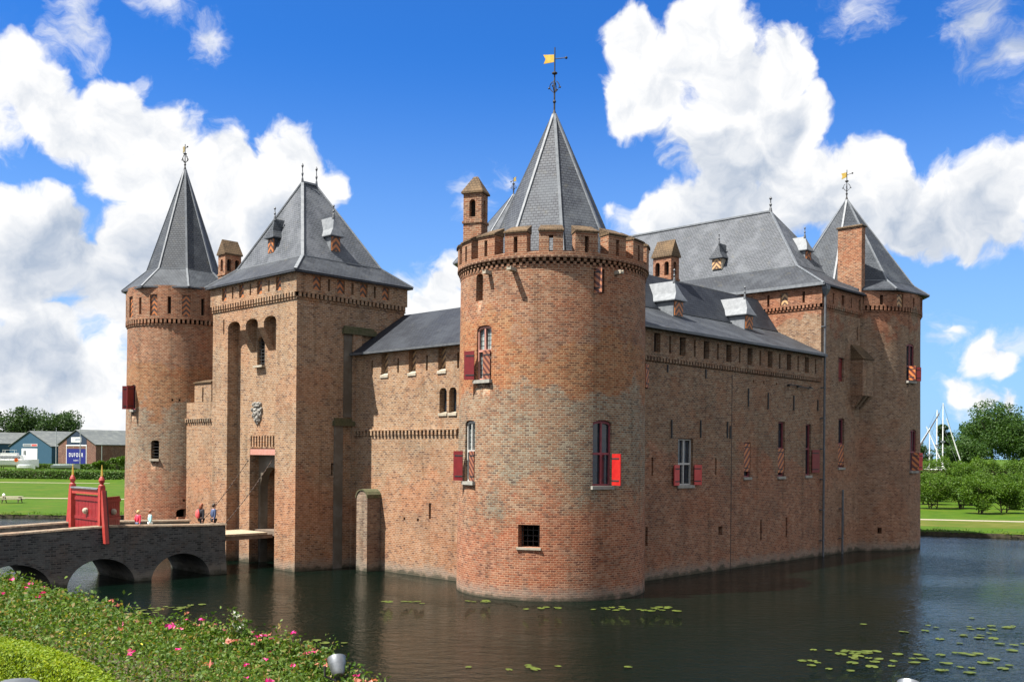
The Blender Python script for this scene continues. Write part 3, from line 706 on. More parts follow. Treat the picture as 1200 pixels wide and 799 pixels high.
# near bank the photographer stands on
CREST = [(-70, 58), (-40, 47), (-26, 39.2), (-16.5, 31.2), (-9.9, 23.4), (-6.9, 19.4), (-3.9, 14.5), (-1.9, 10.6), (1.5, 7.2), (9, 5.6), (60, 5)]
def crest_dist(x, y):
    best = 1e9; sg = 1; tt = 0
    for i, ((x0, y0), (x1, y1)) in enumerate(zip(CREST, CREST[1:])):
        dx, dy = x1 - x0, y1 - y0; t = max(0, min(1, ((x - x0) * dx + (y - y0) * dy) / (dx * dx + dy * dy)))
        px, py = x0 + dx * t, y0 + dy * t; d = math.hypot(x - px, y - py)
        if d < best - 1e-9: best = d; sg = 1 if dx * (y - py) - dy * (x - px) < 0 else -1; tt = py
    return best * sg, tt
def bz(x, y):
    d, cy = crest_dist(x, y); base = max(1.5, min(3.2, 3.2 - (cy - 12) * .08))
    if d >= 0:
        t = min(1, d / 3); pl = max(2.3, min(3.88, 3.88 - (cy - 12) * .062)); return base + (pl - base) * t * t * (3 - 2 * t)
    return max(-2.3, base + d * .85 - .02 * d * d)
mb = MB(); gx = [-70 + 1.0 * i for i in range(131)]; gy = [-14 + 1.0 * i for i in range(80)]
for i in range(len(gx) - 1):
    for j in range(len(gy) - 1):
        c = [(gx[i], gy[j]), (gx[i + 1], gy[j]), (gx[i + 1], gy[j + 1]), (gx[i], gy[j + 1])]
        zz = [bz(*p) for p in c]
        if max(zz) > -2.2: mb.face([(p[0], p[1], z) for p, z in zip(c, zz)])
tag(mb.build('near_bank', 'soil', smooth=True), kind='structure')

# ================================================================== FRONT ROUND TOWER
MT, org = castle_thing('round_tower', 0, 0, 'massive round brick tower at the front corner with open battlements and a slate spire', 'tower', 'round corner towers')
mp = cyl(0, 0, lambda z: 4.56 - .006 * max(0, z)); r0 = mp.r0; A = lambda deg: R(deg) * r0
mb = MB()
ops = [op(A(-182.4), 1.0, 9.85, 12.35, .5, .16), op(A(-195.3), .95, 5.2, 8.05, .5, .14), op(A(-108.0), 1.02, 5.1, 8.05, .5, .16),
       op(A(-150.6), 1.0, 2.38, 3.38, .75), op(A(-187), .52, 13.5, 14.75, .55, .12), op(A(-110.8), .55, 13.7, 14.92, .45)]
s0, s1 = A(-297), A(63)
wall(mb, mp, s0, s1, -2, 14.95, ops, A(3), 1.0)
mb.build('wall', 'brick_warm', MT, org, smooth=True)
mb = MB(); mb.face([mp(A(-3.75 * i), 13.0, .2) for i in range(96)]); mb.build('ceiling', 'dark_inside', MT, org)
window(MT, org, mp, A(-182.4), .98, 9.87, 12.33, 11.2, rise=.16, left=(150, 'red_deep'), right=(0, 'stripe_sunlit'), d=.2)
window(MT, org, mp, A(-195.3), .93, 5.22, 8.03, 6.62, rise=.14, left=(140, 'red_deep'), right=(0, 'stripe_sunlit'), d=.2, frame='frame_white')
window(MT, org, mp, A(-108), 1.0, 5.12, 8.03, 6.55, frame='frame_wine', pane='glass_dark', rise=.16, right=(98, 'red_paint', (5.14, 6.55), .56), d=.2)
mb = MB(); L = Loc(mp, A(-150.6)); L.box(mb, -.56, .56, 2.27, 2.375, -.5, .04); mb.build('sill', 'stone', MT, org)
mb = MB()
for i in range(4): L.box(mb, -.42 + i * .25, -.39 + i * .25, 2.38, 3.38, -.52, -.49)
for i in range(3): L.box(mb, -.5, .5, 2.6 + i * .25, 2.63 + i * .25, -.515, -.495)
mb.build('window_grille', 'iron', MT, org)
mb = MB(); L = Loc(mp, A(-110.8)); L.leaf(mb, -.27, .5, 13.72, 14.85, 55, n0=-.34, mi2=1); mb.build('shutter', ['stripe_dull', 'iron'], MT, org)
# corbel table, parapet, merlons
mb = MB(); c0 = lambda z: 4.47; mc = cyl(0, 0, 4.47); q = mc.r0
dentils(mb, mc, 0, 2 * PI * q, 14.88, 15.20, .30, .15, .11, .05, 2)
for zz, rr in ((14.80, 4.49), (15.205, 4.64)):
    ring = [[Vector((r * math.cos(2 * PI * i / 96), r * math.sin(2 * PI * i / 96), z)) for i in range(96)] for r, z in ((4.40, zz), (rr, zz), (rr, zz + .075), (4.40, zz + .075))]
    mb.rings(ring)
mb.build('corbel_table', 'brick_warm', MT, org)
mb = MB(); RO, RI = 4.63, 4.0
ring = [[Vector((r * math.cos(2 * PI * i / 96), r * math.sin(2 * PI * i / 96), z)) for i in range(96)] for r, z in ((RI, 14.9), (RI, 15.62), (RO, 15.42), (RO, 15.285), (RI, 15.285))]
for a, b in zip(ring, ring[1:]):
    for i in range(96):
        j = (i + 1) % 96; f = [a[i], a[j], b[j], b[i]]; mb.face(f, [(i * .309, p.z if k < 2 else p.z) for k, p in zip((0, 1, 1, 0), f)] if abs(a[0].z - b[0].z) > .25 else None)
mb.build('parapet', 'brick_warm', MT, org)
mb = MB(); mb.face([(4.3 * math.cos(2 * PI * i / 64), 4.3 * math.sin(2 * PI * i / 64), 15.05) for i in range(64)]); mb.build('wall_walk', 'lead_dark', MT, org)
mbm = MB(); mbc = MB(); hw = 6.6
def arcbox(mb, a0, a1, r0_, r1_, z0, z1, zi=None, n=3):
    zi = z1 if zi is None else zi
    for k in range(n):
        x, y = R(a0 + (a1 - a0) * k / n), R(a0 + (a1 - a0) * (k + 1) / n)
        P3 = lambda r, a, z: (r * math.cos(a), r * math.sin(a), z)
        mb.hexa([P3(r0_, x, z0), P3(r1_, x, z0), P3(r1_, y, z0), P3(r0_, y, z0), P3(r0_, x, zi), P3(r1_, x, z1), P3(r1_, y, z1), P3(r0_, y, zi)])
arcbox(mbm, -hw, -1.15, RI, RO - .003, 15.36, 16.34); arcbox(mbm, 1.15, hw, RI, RO - .003, 15.36, 16.34); arcbox(mbm, -1.15, 1.15, RI, RO - .006, 16.16, 16.335)
arcbox(mbc, -hw - .4, hw + .4, RI - .06, RO + .07, 16.342, 16.41, 16.76)
mer = mbm.build('merlon', 'brick_warm', MT); mcap = mbc.build('merlon_cap', 'tile_brown', mer)
mer.rotation_euler.z = R(-139.5)
for i in range(1, 18):
    c = copy_tree(mer, MT); c.rotation_euler.z = R(-139.5 + 20 * i)
va = view_az(0, 0)
rf = spire(MT, org, 0, 0, [(3.62, 15.15), (0.06, 23.05)], va + R(7.5), 8, 'slate_spire')
vane(MT, org, 0, 0, 23.0, 26.3, (.7 * -.69 + .1, .72))
chimney(MT, org, -2.45, 2.92, R(-157) + PI / 2 + 0, .95, .8, 15.0, 19.15, 20.05)
for a_, l_ in ((-161, .5), (-99, .34), (-178, .3)):
    mb = MB(); L = Loc(mp, A(a_ if a_ > -180 else a_ + 360)) if a_ > -297 else None
    L.box(mb, -.10, .10, 14.62, 14.72, -.1, l_); L.box(mb, -.10, -.06, 14.721, 14.78, -.1, l_); L.box(mb, .06, .10, 14.721, 14.78, -.1, l_); mb.build('water_spout', 'stone', MT, org)

# ================================================================== THE OTHER ROUND TOWERS
def round_tower(v, u, rad, ztop, zstr, roofprof, az0, label, mtb, slit_z, wins, slots, rf_mats, vz, flagdir, ph, pale):
    T, org = castle_thing('round_tower', v, u, label, 'tower', 'round corner towers')
    mp = cyl(v, u, lambda z: rad + .008 * max(0, 15 - z)); r0 = mp.r0; va = view_az(v, u)
    A = lambda deg: (R(deg) if R(deg) < va + PI else R(deg) - 2 * PI) * r0
    ops = [op(A(a), w, z0, z1, d, rise) for a, w, z0, z1, d, rise in wins]
    mb = MB(); wall(mb, mp, (va - PI) * r0, (va + PI) * r0, -2, zstr - .02, ops, R(3) * r0, 1.2); mb.build('wall', mtb, T, org, smooth=True)
    mu = cyl(v, u, rad + .12); q = mu.r0; uo = []; ch = []
    for i in range(11):
        a = va + ph + i * 2 * PI / 11
        while a > va + PI: a -= 2 * PI
        while a < va - PI: a += 2 * PI
        ch.append(a); uo.append(op(a * q, .56, slots[0], slots[1], .24, 0, 1))
        b = a + PI / 11
        if b < va + PI - .1: uo.append(op(b * q, .24, slots[0] + .15, slots[1] - .15, .3, 0, 1))
    uo = [o for o in uo if o['s0'] > (va - PI) * q + .1 and o['s1'] < (va + PI) * q - .1]
    mb = MB(); wall(mb, mu, (va - PI) * q, (va + PI) * q, zstr + .3, ztop, uo, R(3) * q, 2)
    for i in range(64):
        x, y = 2 * PI * i / 64, 2 * PI * (i + 1) / 64
        P3 = lambda r, a, z: (v + r * math.cos(a), u + r * math.sin(a), z)
        mb.face([P3(rad - .1, x, zstr + .3), P3(rad - .1, y, zstr + .3), P3(rad + .12, y, zstr + .3), P3(rad + .12, x, zstr + .3)])
    mb.build('upper_wall', [mtb, 'dark_inside'], T, org, smooth=True)
    mb = MB(); mm = cyl(v, u, rad); dentils(mb, mm, 0, 2 * PI * mm.r0, zstr - .04, zstr + .298, .30, .16, .13, .04)
    rr = [[Vector((v + r * math.cos(2 * PI * i / 64), u + r * math.sin(2 * PI * i / 64), z)) for i in range(64)] for r, z in ((rad - .05, zstr - .12), (rad + .06, zstr - .12), (rad + .06, zstr - .045), (rad - .05, zstr - .045))]
    mb.rings(rr); mb.build('dentil_frieze', mtb, T, org)
    for a in ch:
        if abs(a - va) < R(105) and abs(a - va) < PI - .2: chevron(T, org, Loc(mu, a * q), .54, slots[0] + .02, slots[1] - .02, -.14, pale=pale)
    mb = MB(); mb.face([mp(i * PI / 24 * r0, zstr - .3, .1) for i in range(48)]); mb.build('ceiling', 'dark_inside', T, org)
    spire(T, org, v, u, roofprof, va + az0, 8, rf_mats[0], matk=rf_mats[1])
    vane(T, org, v, u, roofprof[-1][1], vz, flagdir)
    return T, org, mp, A
# left tower
LT, org, mp, A = round_tower(0, 36.7, 3.9, 18.15, 15.5, [(4.32, 18.08), (2.62, 19.62), (.06, 27.4)], R(4), 'slender round brick tower left of the gatehouse with tall bell-cast slate spire', 'brick_warm', 0,
    [(-145.3, .62, 5.95, 7.25, .4, .12), (-116.2, 1.0, 1.85, 2.42, .4, .2), (-176, .55, 9.4, 11.2, .4, .1), (-128, .13, 10.0, 10.18, .3, 0), (-121, .13, 10.0, 10.18, .3, 0), (-112, .14, 2.9, 3.05, .3, 0), (-116, .14, 2.95, 3.1, .3, 0)],
    (16.0, 17.5), ('slate_mid', 'slate_mid'), 29.3, (.2, 1), R(2.4), False)
window(LT, org, mp, A(184), .53, 9.42, 11.18, None, 'frame_wine', 'glass_dark', .1, left=(130, 'red_deep', (9.45, 11.1), .5), right=(95, 'red_deep', (9.45, 11.1), .5), d=.2, mull=False)
mb = MB(); L = Loc(mp, A(-145.3)); L.box(mb, -.36, .36, 5.78, 5.945, -.3, .08); mb.build('sill', 'stone', LT, org)
mb = MB()
for i in range(5): L.box(mb, -.31, .31, 6.1 + i * .22, 6.14 + i * .22, -.18, -.15)
mb.build('window_grille', 'iron', LT, org)
# right tower
RT, org, mp, A = round_tower(34.7, 1.5, 5.2, 18.2, 16.75, [(5.82, 18.2), (4.75, 18.95), (.06, 25.75)], R(-10), 'broad round brick tower at the far right end of the shaded wall', 'brick_grey', 0,
    [(-97.5, 1.0, 11.9, 14.55, .4, .14), (-92.5, 1.0, 5.55, 8.5, .4, .14), (-128, .3, 1.2, 1.6, .4, 0)],
    (16.98, 17.95), ('slate_mid', 'slate_skirt'), 28.0, (.4, 1), R(10), True)
window(RT, org, mp, A(-97.5), .98, 11.92, 14.53, 12.95, 'frame_wine', 'glass_dark', .14, left=(88, 'stripe_left', (11.94, 12.92)), right=(165, 'red_paint', (11.94, 12.92), .42), d=.2)
window(RT, org, mp, A(-92.5), .98, 5.57, 8.48, 6.9, 'frame_wine', 'glass_dark', .14, left=(60, 'stripe_left', (5.6, 6.85)), right=(165, 'red_dull', (5.6, 6.85), .42), d=.2)
# rear tower
BT, org, mp, A = round_tower(34.9, 36.4, 4.9, 25.2, 23.4, [(6.0, 25.2), (.06, 32.3)], R(10), 'distant round tower behind the front spire with a pale slate roof', 'brick_grey', 0, [], (23.9, 24.9), ('slate_pale', 'slate_pale'), 34.0, (-.3, -.9), 0, False)

# ================================================================== GATE TOWER
GT, org = castle_thing('gate_tower', -1.73, 18.1, 'square brick gatehouse tower with arched entrance, white carved arms and hipped slate roof', 'gatehouse')
V0, V1, U0, U1 = -5.51, 2.04, 13.65, 22.55; ZS = 14.98
NA, NB = 15.66, 20.82          # tall niche on the front
fr = face_v(V0); mb = MB()
wall(mb, fr, U0, U1, -2, ZS, [dict(s0=NA, s1=NB, z0=-2, z1=14.15, d=.7), op(21.3, .14, 13.45, 14.35, .3)], .8, 2)
ni = face_v(V0 + .7); GA, GB = 16.78, 19.44
nops = [dict(s0=GA, s1=GB, z0=-2, z1=6.72, d=.6), op(18.32, .82, 11.5, 13.15, .35, .2)]
k = 9
for i in range(k): nops.append(op(GA + (GB - GA) * (i + .5) / k, .15, 6.78, 7.42, .4, 0, 1))
wall(mb, ni, NA, NB, -2, 15.4, nops, .8, 2)
inn = face_v(V0 + 1.3); wall(mb, inn, GA, GB, -2, 6.72, [dict(s0=17.0, s1=19.22, z0=-2, z1=5.62, d=.5, rise=1.1)], .4, 2, 2)
mb.face([inn(GA, 6.72, -.6), inn(GB, 6.72, -.6), inn(GB, 6.72), inn(GA, 6.72)])
rt = face_u(U0); wall(mb, rt, V0, V1, -2, ZS, [op(-3.1, .16, 5.2, 5.9, .3), op(-2.2, .2, 11.6, 12.9, .3)], .8, 2)
wall(mb, face_u(U1, 1), V0, V1, -2, ZS, [], .8, 2); wall(mb, face_v(V1, 1), U0, U1, -2, ZS, [], .8, 2)
# side walls of the passage
for uu, sg in ((17.0, 1), (19.22, -1)): wall(mb, face_u(uu, sg), V0 + 1.8, V1 - .2, -2, 6.0, [], 2, 4)
mb.face([(V0 + 1.8, 17, 5.65), (V1 - .2, 17, 5.65), (V1 - .2, 19.22, 5.65), (V0 + 1.8, 19.22, 5.65)])
mb.build('wall', ['brick_buff', 'dark_inside', 'lime_stain'], GT, org)
# machicolation: three arches on two brackets in the niche head
mb = MB(); br = [(16.93, 17.55), (18.85, 19.47)]
for a, b in br:
    prof = [(V0 + .004, 14.15), (V0 + .004, 13.55), (V0 + .2, 13.2), (V0 + .45, 12.75), (V0 + .7, 12.35), (V0 + .7, 14.15)]
    mb.prism([Vector((v, a, z)) for v, z in prof], (0, b - a, 0))
for a, b in ((NA + .003, 16.93), (17.55, 18.85), (19.47, NB - .003)):
    n = 8
    for i in range(n):
        x, y = a + (b - a) * i / n, a + (b - a) * (i + 1) / n
        zc = lambda s: 13.86 + .27 * math.sqrt(max(0, 1 - ((s - (a + b) / 2) / ((b - a) / 2)) ** 2))
        mb.hexa([(V0 + .004, x, zc(x)), (V0 + .3, x, zc(x)), (V0 + .3, y, zc(y)), (V0 + .004, y, zc(y)), (V0 + .004, x, 14.148), (V0 + .3, x, 14.148), (V0 + .3, y, 14.148), (V0 + .004, y, 14.148)])
mb.build('machicolation', 'brick_buff', GT, org)
mb = MB(); mb.box(V0 + .72, V0 + .98, GA + .003, GB - .003, 6.32, 6.66); mb.build('lintel', 'frame_pink', GT, org)
mb = MB(); mb.box(V0 + 1.0, V1 - .3, GA + .01, GB - .01, 1.68, 1.94); mb.build('threshold', 'timber_dark', GT, org)
mb = MB(); L = Loc(ni, 18.32)
for i in range(7): L.box(mb, -.41, .41, 11.62 + i * .2, 11.66 + i * .2, -.16, -.12)
for i in range(2): L.box(mb, -.16 + i * .3, -.12 + i * .3, 11.5, 13.1, -.17, -.13)
mb.build('window_grille', 'iron', GT, org)
mb = MB(); mb.box(V0 + .45, V0 + .72, 17.85, 18.80, 11.38, 11.5); mb.build('sill', 'stone', GT, org)
# carved arms: shield with a rearing lion in relief, crown above, scrolls beside
mb = MB(); L = Loc(ni, 18.62); s_ = 1 if L.t.y > 0 else -1
def lump(a, z, ra, rz, dn=.12): mb.ball(L.p(a, z, .05), 1, 10, 6, (dn, ra, rz))
sh = [(-.42, 9.05), (-.44, 8.7), (-.30, 8.30), (0, 8.06), (.30, 8.30), (.44, 8.7), (.42, 9.05), (0, 9.10)]
mb.prism([L.p(a, z, .0) for a, z in sh], L.n * .07)
for a, z, ra, rz in ((.10, 8.92, .13, .13), (.20, 8.95, .07, .06), (.02, 8.70, .14, .2), (-.10, 8.45, .15, .17), (.20, 8.75, .14, .05), (.16, 8.60, .12, .05), (.04, 8.30, .06, .15), (-.18, 8.28, .06, .12), (-.28, 8.62, .05, .2), (-.30, 8.86, .08, .06)): lump(a, z, ra, rz, .16)
for i in range(5): lump(-.36 + .18 * i, 9.24 + .05 * (i % 2), .08, .13)
lump(0, 9.16, .46, .07)
for sg in (-1, 1):
    for z, ra, rz in ((8.95, .08, .14), (8.6, .06, .14)): lump(sg * (.50 - (9.0 - z) * .3), z, ra, rz)
mb.build('carved_arms', 'carved', GT, org, smooth=True)
rt2 = Loc(rt, -2.2); sg_ = 1 if rt2.t.x > 0 else -1
def rbox(mb, v0, v1, z0, z1, n0, n1): a0, a1 = sorted(((v0 + 2.2) * sg_, (v1 + 2.2) * sg_)); rt2.box(mb, a0, a1, z0, z1, n0, n1)
for v0, v1, z0, z1, m_ in ((-3.0, -2.42, -2, 8.2, 'lime_stain'), (-2.38, -1.85, 8.5, 13.2, 'lime_stain')):
    mb = MB(); rbox(mb, v0, v1, z0, z1, -.02, .07); mb.build('stained_chute', m_, GT, org)
for v0, v1, z0, z1 in ((-3.1, -1.7, 8.0, 8.28), (-2.5, -.2, 13.2, 13.5)):
    mb = MB(); rbox(mb, v0, v1, z0, z1, -.02, .22); rbox(mb, v0 + .1, v1 - .1, z1 + .003, z1 + .16, -.02, .12); mb.build('mossy_ledge', 'moss_stone', GT, org)
mb = MB(); rbox(mb, -1.83, -1.2, -2, 13.2, -.02, .16); mb.build('pilaster', 'brick_buff', GT, org)
# upper storey, proud on a dentil course
B = .12; mb = MB(); bands = [(face_v(V0 - B), U0 - B, U1 + B), (face_u(U0 - B), V0 - B, V1 + B), (face_v(V1 + B, 1), U0 - B, U1 + B), (face_u(U1 + B, 1), V0 - B, V1 + B)]
mid = [[21.06 + .02 - 1.93 * i for i in range(4)], [-4.29 + 1.6 * i for i in range(4)], [15, 18, 21], [-4, -1]]
for (m_, a, b), cs in zip(bands, mid):
    oo = []
    for c in cs: oo.append(op(c, .52, 15.42, 16.18, .26, 0, 1))
    st = cs[1] - cs[0]
    for c in cs[:-1]: oo.append(op(c + st / 2, .16, 15.45, 16.12, .3, 0, 1))
    wall(mb, m_, a, b, 15.2, 16.40, oo, .8, 2)
ub = rect(V0 - B, V1 + B, U0 - B, U1 + B, 15.2); lb = rect(V0 + .1, V1 - .1, U0 + .1, U1 - .1, 15.2); mb.rings([ub, lb])
mb.build('upper_wall', ['brick_buff', 'dark_inside'], GT, org)
mb = MB()
for m_, a, b in ((face_v(V0), U0, U1), (face_u(U0), V0, V1), (face_v(V1, 1), U0, U1), (face_u(U1, 1), V0, V1)):
    dentils(mb, m_, a, b, 14.90, 15.197, .27, .15, .13, .03); L = Loc(m_, (a + b) / 2); h = (b - a) / 2; L.box(mb, -h - .05, h + .05, 14.82, 14.895, -.05, .05)
for m_, a, b in bands: dentils(mb, m_, a, b, 16.2, 16.33, .3, .13, .06, .02)
mb.build('dentil_frieze', 'brick_buff', GT, org)
for (m_, a, b), cs in list(zip(bands, mid))[:2]:
    for c in cs: chevron(GT, org, Loc(m_, c), .5, 15.44, 16.16, -.13)
e = .36; b_ = 1.0
rr = [rect(V0 - e, V1 + e, U0 - e, U1 + e, 16.36), rect(V0 + b_, V1 - b_, U0 + b_, U1 - b_, 17.45)]
rv = -1.73; top = [Vector((rv - .5, 18.1, 22.6)), Vector((rv + .5, 18.1, 22.6)), Vector((rv + .5, 18.1, 22.6)), Vector((rv - .5, 18.1, 22.6))]
o = hiproof(GT, org, rr + [top], ['slate_skirt', 'slate_pale'])
mb = MB(); finial(mb, rv - .5, 18.1, 22.6, 1.15); finial(mb, rv + .5, 18.1, 22.6, 1.15); mb.build('finial', 'lead_dark', o, org)
dormer(GT, org, -4.18, 18.3, (-1, 0), .66, 18.05, 18.95, 20.15, 1.1, 'slate_mid', 'slate_mid')
dormer(GT, org, -2.0, 15.05, (0, -1), .66, 18.05, 18.95, 20.15, 1.1, 'lead', 'lead')

# drawbridge and chains
DB, org = castle_thing('drawbridge', -6.9, 18.1, 'pale timber drawbridge plank between the stone bridge and the gate', 'drawbridge')
mb = MB()
for i in range(12): mb.box(-8.75 + i * .29, -8.75 + i * .29 + .275, 16.72, 19.5, 1.84, 1.955)
mb.build('deck', 'timber', DB, org)
mb = MB()
for uu in (16.9, 18.1, 19.3): mb.box(-8.75, -4.9, uu - .1, uu + .1, 1.62, 1.838)
mb.build('beam', 'timber_dark', DB, org)
for uu in (16.86, 19.36):
    mb = MB(); p = Vector((-4.95, uu, 6.0)); q = Vector((-8.5, uu, 1.97)); n = 46
    for i in range(n):
        a = p.lerp(q, i / n); b2 = p.lerp(q, (i + .9) / n); sag = lambda t: Vector((0, 0, -.22 * 4 * t * (1 - t)))
        mb.bar(a + sag(i / n), b2 + sag((i + .9) / n), .045 if i % 2 else .02, .02 if i % 2 else .045)
    mb.build('chain', 'iron_rust', DB, org)

# ================================================================== LEFT CURTAIN WALL
CWL, org = castle_thing('curtain_wall', -1.6, 8.9, 'sunlit curtain wall between gatehouse and front tower with a slate lean-to roof', 'castle wall', 'castle walls')
fw = face_v(-1.6); mb = MB()
lops = [op(6.11, .56, 8.6, 9.9, .4, .2), op(5.37, .56, 8.6, 9.9, .4, .2), op(7.06, .16, 3.05, 3.9, .35), op(9.13, .16, 2.88, 3.04, .3), op(8.02, .16, 2.88, 3.04, .3)]
for c in (10.95, 8.6, 6.22): lops.append(op(c, .58, 10.78, 12.0, .38, 0, 1))
for c in (12.05, 9.78, 7.41, 4.99): lops.append(op(c, .15, 10.85, 11.65, .35))
wall(mb, fw, 3.4, 13.65, -2, 12.12, lops, .8, 2)
wall(mb, face_v(5.6, 1), 3.4, 13.65, 0, 12.12, [], 2, 4)
mb.build('wall', ['brick_buff', 'dark_inside'], CWL, org)
mb = MB(); dentils(mb, fw, 4.9, 13.6, 7.42, 7.72, .30, .14, .12, .03); L = Loc(fw, 9.25); L.box(mb, -4.35, 4.35, 7.721, 7.80, -.03, .12); mb.build('dentil_frieze', 'brick_buff', CWL, org)
for c in (10.95, 8.6, 6.22):
    chevron(CWL, org, Loc(fw, c), .54, 10.86, 11.98, -.30, pale=True)
    mb = MB(); L = Loc(fw, c); L.prism = None
    mb.hexa([L.p(-.34, 10.64, -.02), L.p(.34, 10.64, -.02), L.p(.34, 10.64, .05), L.p(-.34, 10.64, .05), L.p(-.29, 10.92, -.25), L.p(.29, 10.92, -.25), L.p(.34, 10.78, .05), L.p(-.34, 10.78, .05)]); mb.build('sill', 'stone', CWL, org)
for c in (6.11, 5.37):
    L = Loc(fw, c); mb = MB(); L.box(mb, -.24, .24, 8.62, 9.8, -.36, -.32); o = mb.build('window', 'glass_dark', CWL, org)
    mb = MB(); mb.hexa([L.p(-.33, 8.44, -.02), L.p(.33, 8.44, -.02), L.p(.33, 8.44, .06), L.p(-.33, 8.44, .06), L.p(-.28, 8.66, -.3), L.p(.28, 8.66, -.3), L.p(.33, 8.57, .06), L.p(-.33, 8.57, .06)]); mb.build('sill', 'stone', o, org)
hiproof(CWL, org, [rect(-1.95, 5.9, 2.0, 13.63, 12.14), [Vector((2, 2.0, 14.72)), Vector((2, 2.0, 14.72)), Vector((2, 13.63, 14.72)), Vector((2, 13.63, 14.72))]], ['slate_dark'], hip=False)
mb = MB(); mb.box(-2.02, -1.96, 3.8, 13.6, 12.0, 12.12); mb.build('gutter', 'lead_dark', CWL, org)

# little buttress in the corner
BU, org = castle_thing('buttress', -2.05, 11.6, 'mossy round-topped brick buttress in the corner beside the gatehouse', 'buttress')
mb = MB(); n = 8
prof = [(11.15, -2), (12.1, -2)] + [(11.625 + .475 * math.cos(PI * i / n), 4.02 + .42 * math.sin(PI * i / n)) for i in range(n + 1)]
mb.prism([Vector((-2.55, u, z)) for u, z in prof], (.93, 0, 0)); mb.build('wall', 'brick_damp', BU, org)
mb = MB()
for i in range(n):
    a, b2 = PI * i / n, PI * (i + 1) / n; f = lambda t, r: (11.625 + (.475 + r) * math.cos(t), 4.02 + (.42 + r) * math.sin(t))
    (x0, z0), (x1, z1), (x2, z2), (x3, z3) = f(a, .004), f(b2, .004), f(b2, .07), f(a, .07)
    mb.hexa([(-2.6, x0, z0), (-1.62, x0, z0), (-1.62, x1, z1), (-2.6, x1, z1), (-2.6, x3, z3), (-1.62, x3, z3), (-1.62, x2, z2), (-2.6, x2, z2)])
mb.build('coping', 'moss_stone', BU, org)

# low wall between the gatehouse and the left tower, with its merlons
LW, org = castle_thing('curtain_wall', -1.2, 28, 'low battlemented wall squeezed between the gatehouse and the left tower', 'castle wall', 'castle walls')
mb = MB(); wall(mb, face_v(-1.6), 22.55, 33.4, -2, 9.9, [op(29.2, .10, 3.2, 5.2, .3)], .8, 2); wall(mb, face_v(-.8, 1), 22.55, 33.4, 0, 9.9, [], 2, 4)
mb.face([(-1.6, 22.55, 9.9), (-.8, 22.55, 9.9), (-.8, 33.4, 9.9), (-1.6, 33.4, 9.9)]); mb.build('wall', 'brick_buff', LW, org)
mb = MB(); dentils(mb, face_v(-1.6), 22.6, 33.2, 8.45, 8.72, .3, .15, .12, .03); Loc(face_v(-1.6), 27.9).box(mb, -5.3, 5.3, 8.721, 8.79, -.03, .12); mb.build('dentil_frieze', 'brick_warm', LW, org)
for i, uc in enumerate((30.85, 27.0, 23.9)):
    mb = MB(); h = 1.15
    mb.box(-1.597, -.85, uc - h, uc - .09, 9.903, 11.2); mb.box(-1.597, -.85, uc + .09, uc + h, 9.903, 11.2); mb.box(-1.594, -.85, uc - .09, uc + .09, 10.9, 11.197); o = mb.build('merlon', 'brick_buff', LW, org)
    mb = MB(); mb.rings([rect(-1.68, -.78, uc - h - .06, uc + h + .06, 11.203), [Vector((-1.68, uc - h - .06, 11.28)), Vector((-.78, uc - h - .06, 11.5)), Vector((-.78, uc + h + .06, 11.5)), Vector((-1.68, uc + h + .06, 11.28))]], True, 0, True, True); mb.build('merlon_cap', 'tile_brown', o, org)
CS, org = castle_thing('chimney_stack', .35, 30.8, 'slim brick chimney with a gabled cap rising behind the gatehouse eaves', 'chimney')
chimney(CS, org, .35, 30.8, 0, 1.25, .95, 0, 20.25, 21.35, 'brick_warm', True, 'shaft', False)

# ================================================================== RIGHT CURTAIN WALL (shaded wing)
CWR, org = castle_thing('curtain_wall', 14, -1.57, 'long shaded curtain wall on the moat side with shuttered windows and a row of small loopholes', 'castle wall', 'castle walls')
UR = -1.57; fw = face_u(UR); mb = MB()
rops = [op(9.2, 1.44, 4.88, 7.42, .35), op(15.6, .72, 5.25, 7.3, .3), op(19.62, .8, 5.25, 8.65, .35), op(23.1, .72, 5.28, 8.6, .35),
        op(5.7, .2, 1.8, 2.8, .35), op(12.75, .42, 2.0, 2.5, .35), op(17.25, .2, 1.46, 2.7, .35), op(20.35, .2, 1.48, 2.7, .35), op(6.16, .16, 5.42, 6.4, .3), op(12.21, .16, 5.42, 6.38, .3),
        op(5.45, .6, 9.95, 11.2, .3, 0, 1)]
for c in (16.24, 17.43, 18.95): rops.append(op(c, .13, 10.88, 11.03, .3))
wall(mb, fw, 3.5, 24.7, -2, 11.36, rops, .8, 2); wall(mb, face_u(8.2, 1), 3.5, 24.7, 0, 13.2, [], 3, 5)
mb.build('wall', ['brick_brown', 'dark_inside'], CWR, org)
fu = face_u(UR - .1); mb = MB(); uo = []; mcs = [6.35 + 2.325 * i for i in range(8)]; scs = [7.52 + 2.325 * i for i in range(8)]
for c in mcs: uo.append(op(c, .56, 11.88, 12.86, .3, 0, 1))
for c in scs: uo.append(op(c, .2, 11.90, 12.82, .3, 0, 1))
wall(mb, fu, 3.5, 24.66, 11.62, 13.2, uo, .8, 2); mb.face([fu(3.5, 11.62), fu(24.66, 11.62), fu(24.66, 11.62, .2), fu(3.5, 11.62, .2)]); mb.build('upper_wall', ['brick_brown', 'dark_inside'], CWR, org)
mb = MB(); dentils(mb, fw, 3.6, 24.65, 11.36, 11.617, .27, .15, .12, .03); mb.build('dentil_frieze', 'brick_brown', CWR, org)
for c in mcs: chevron(CWR, org, Loc(fu, c - .16), .2, 11.9, 12.84, -.2, pale=True)
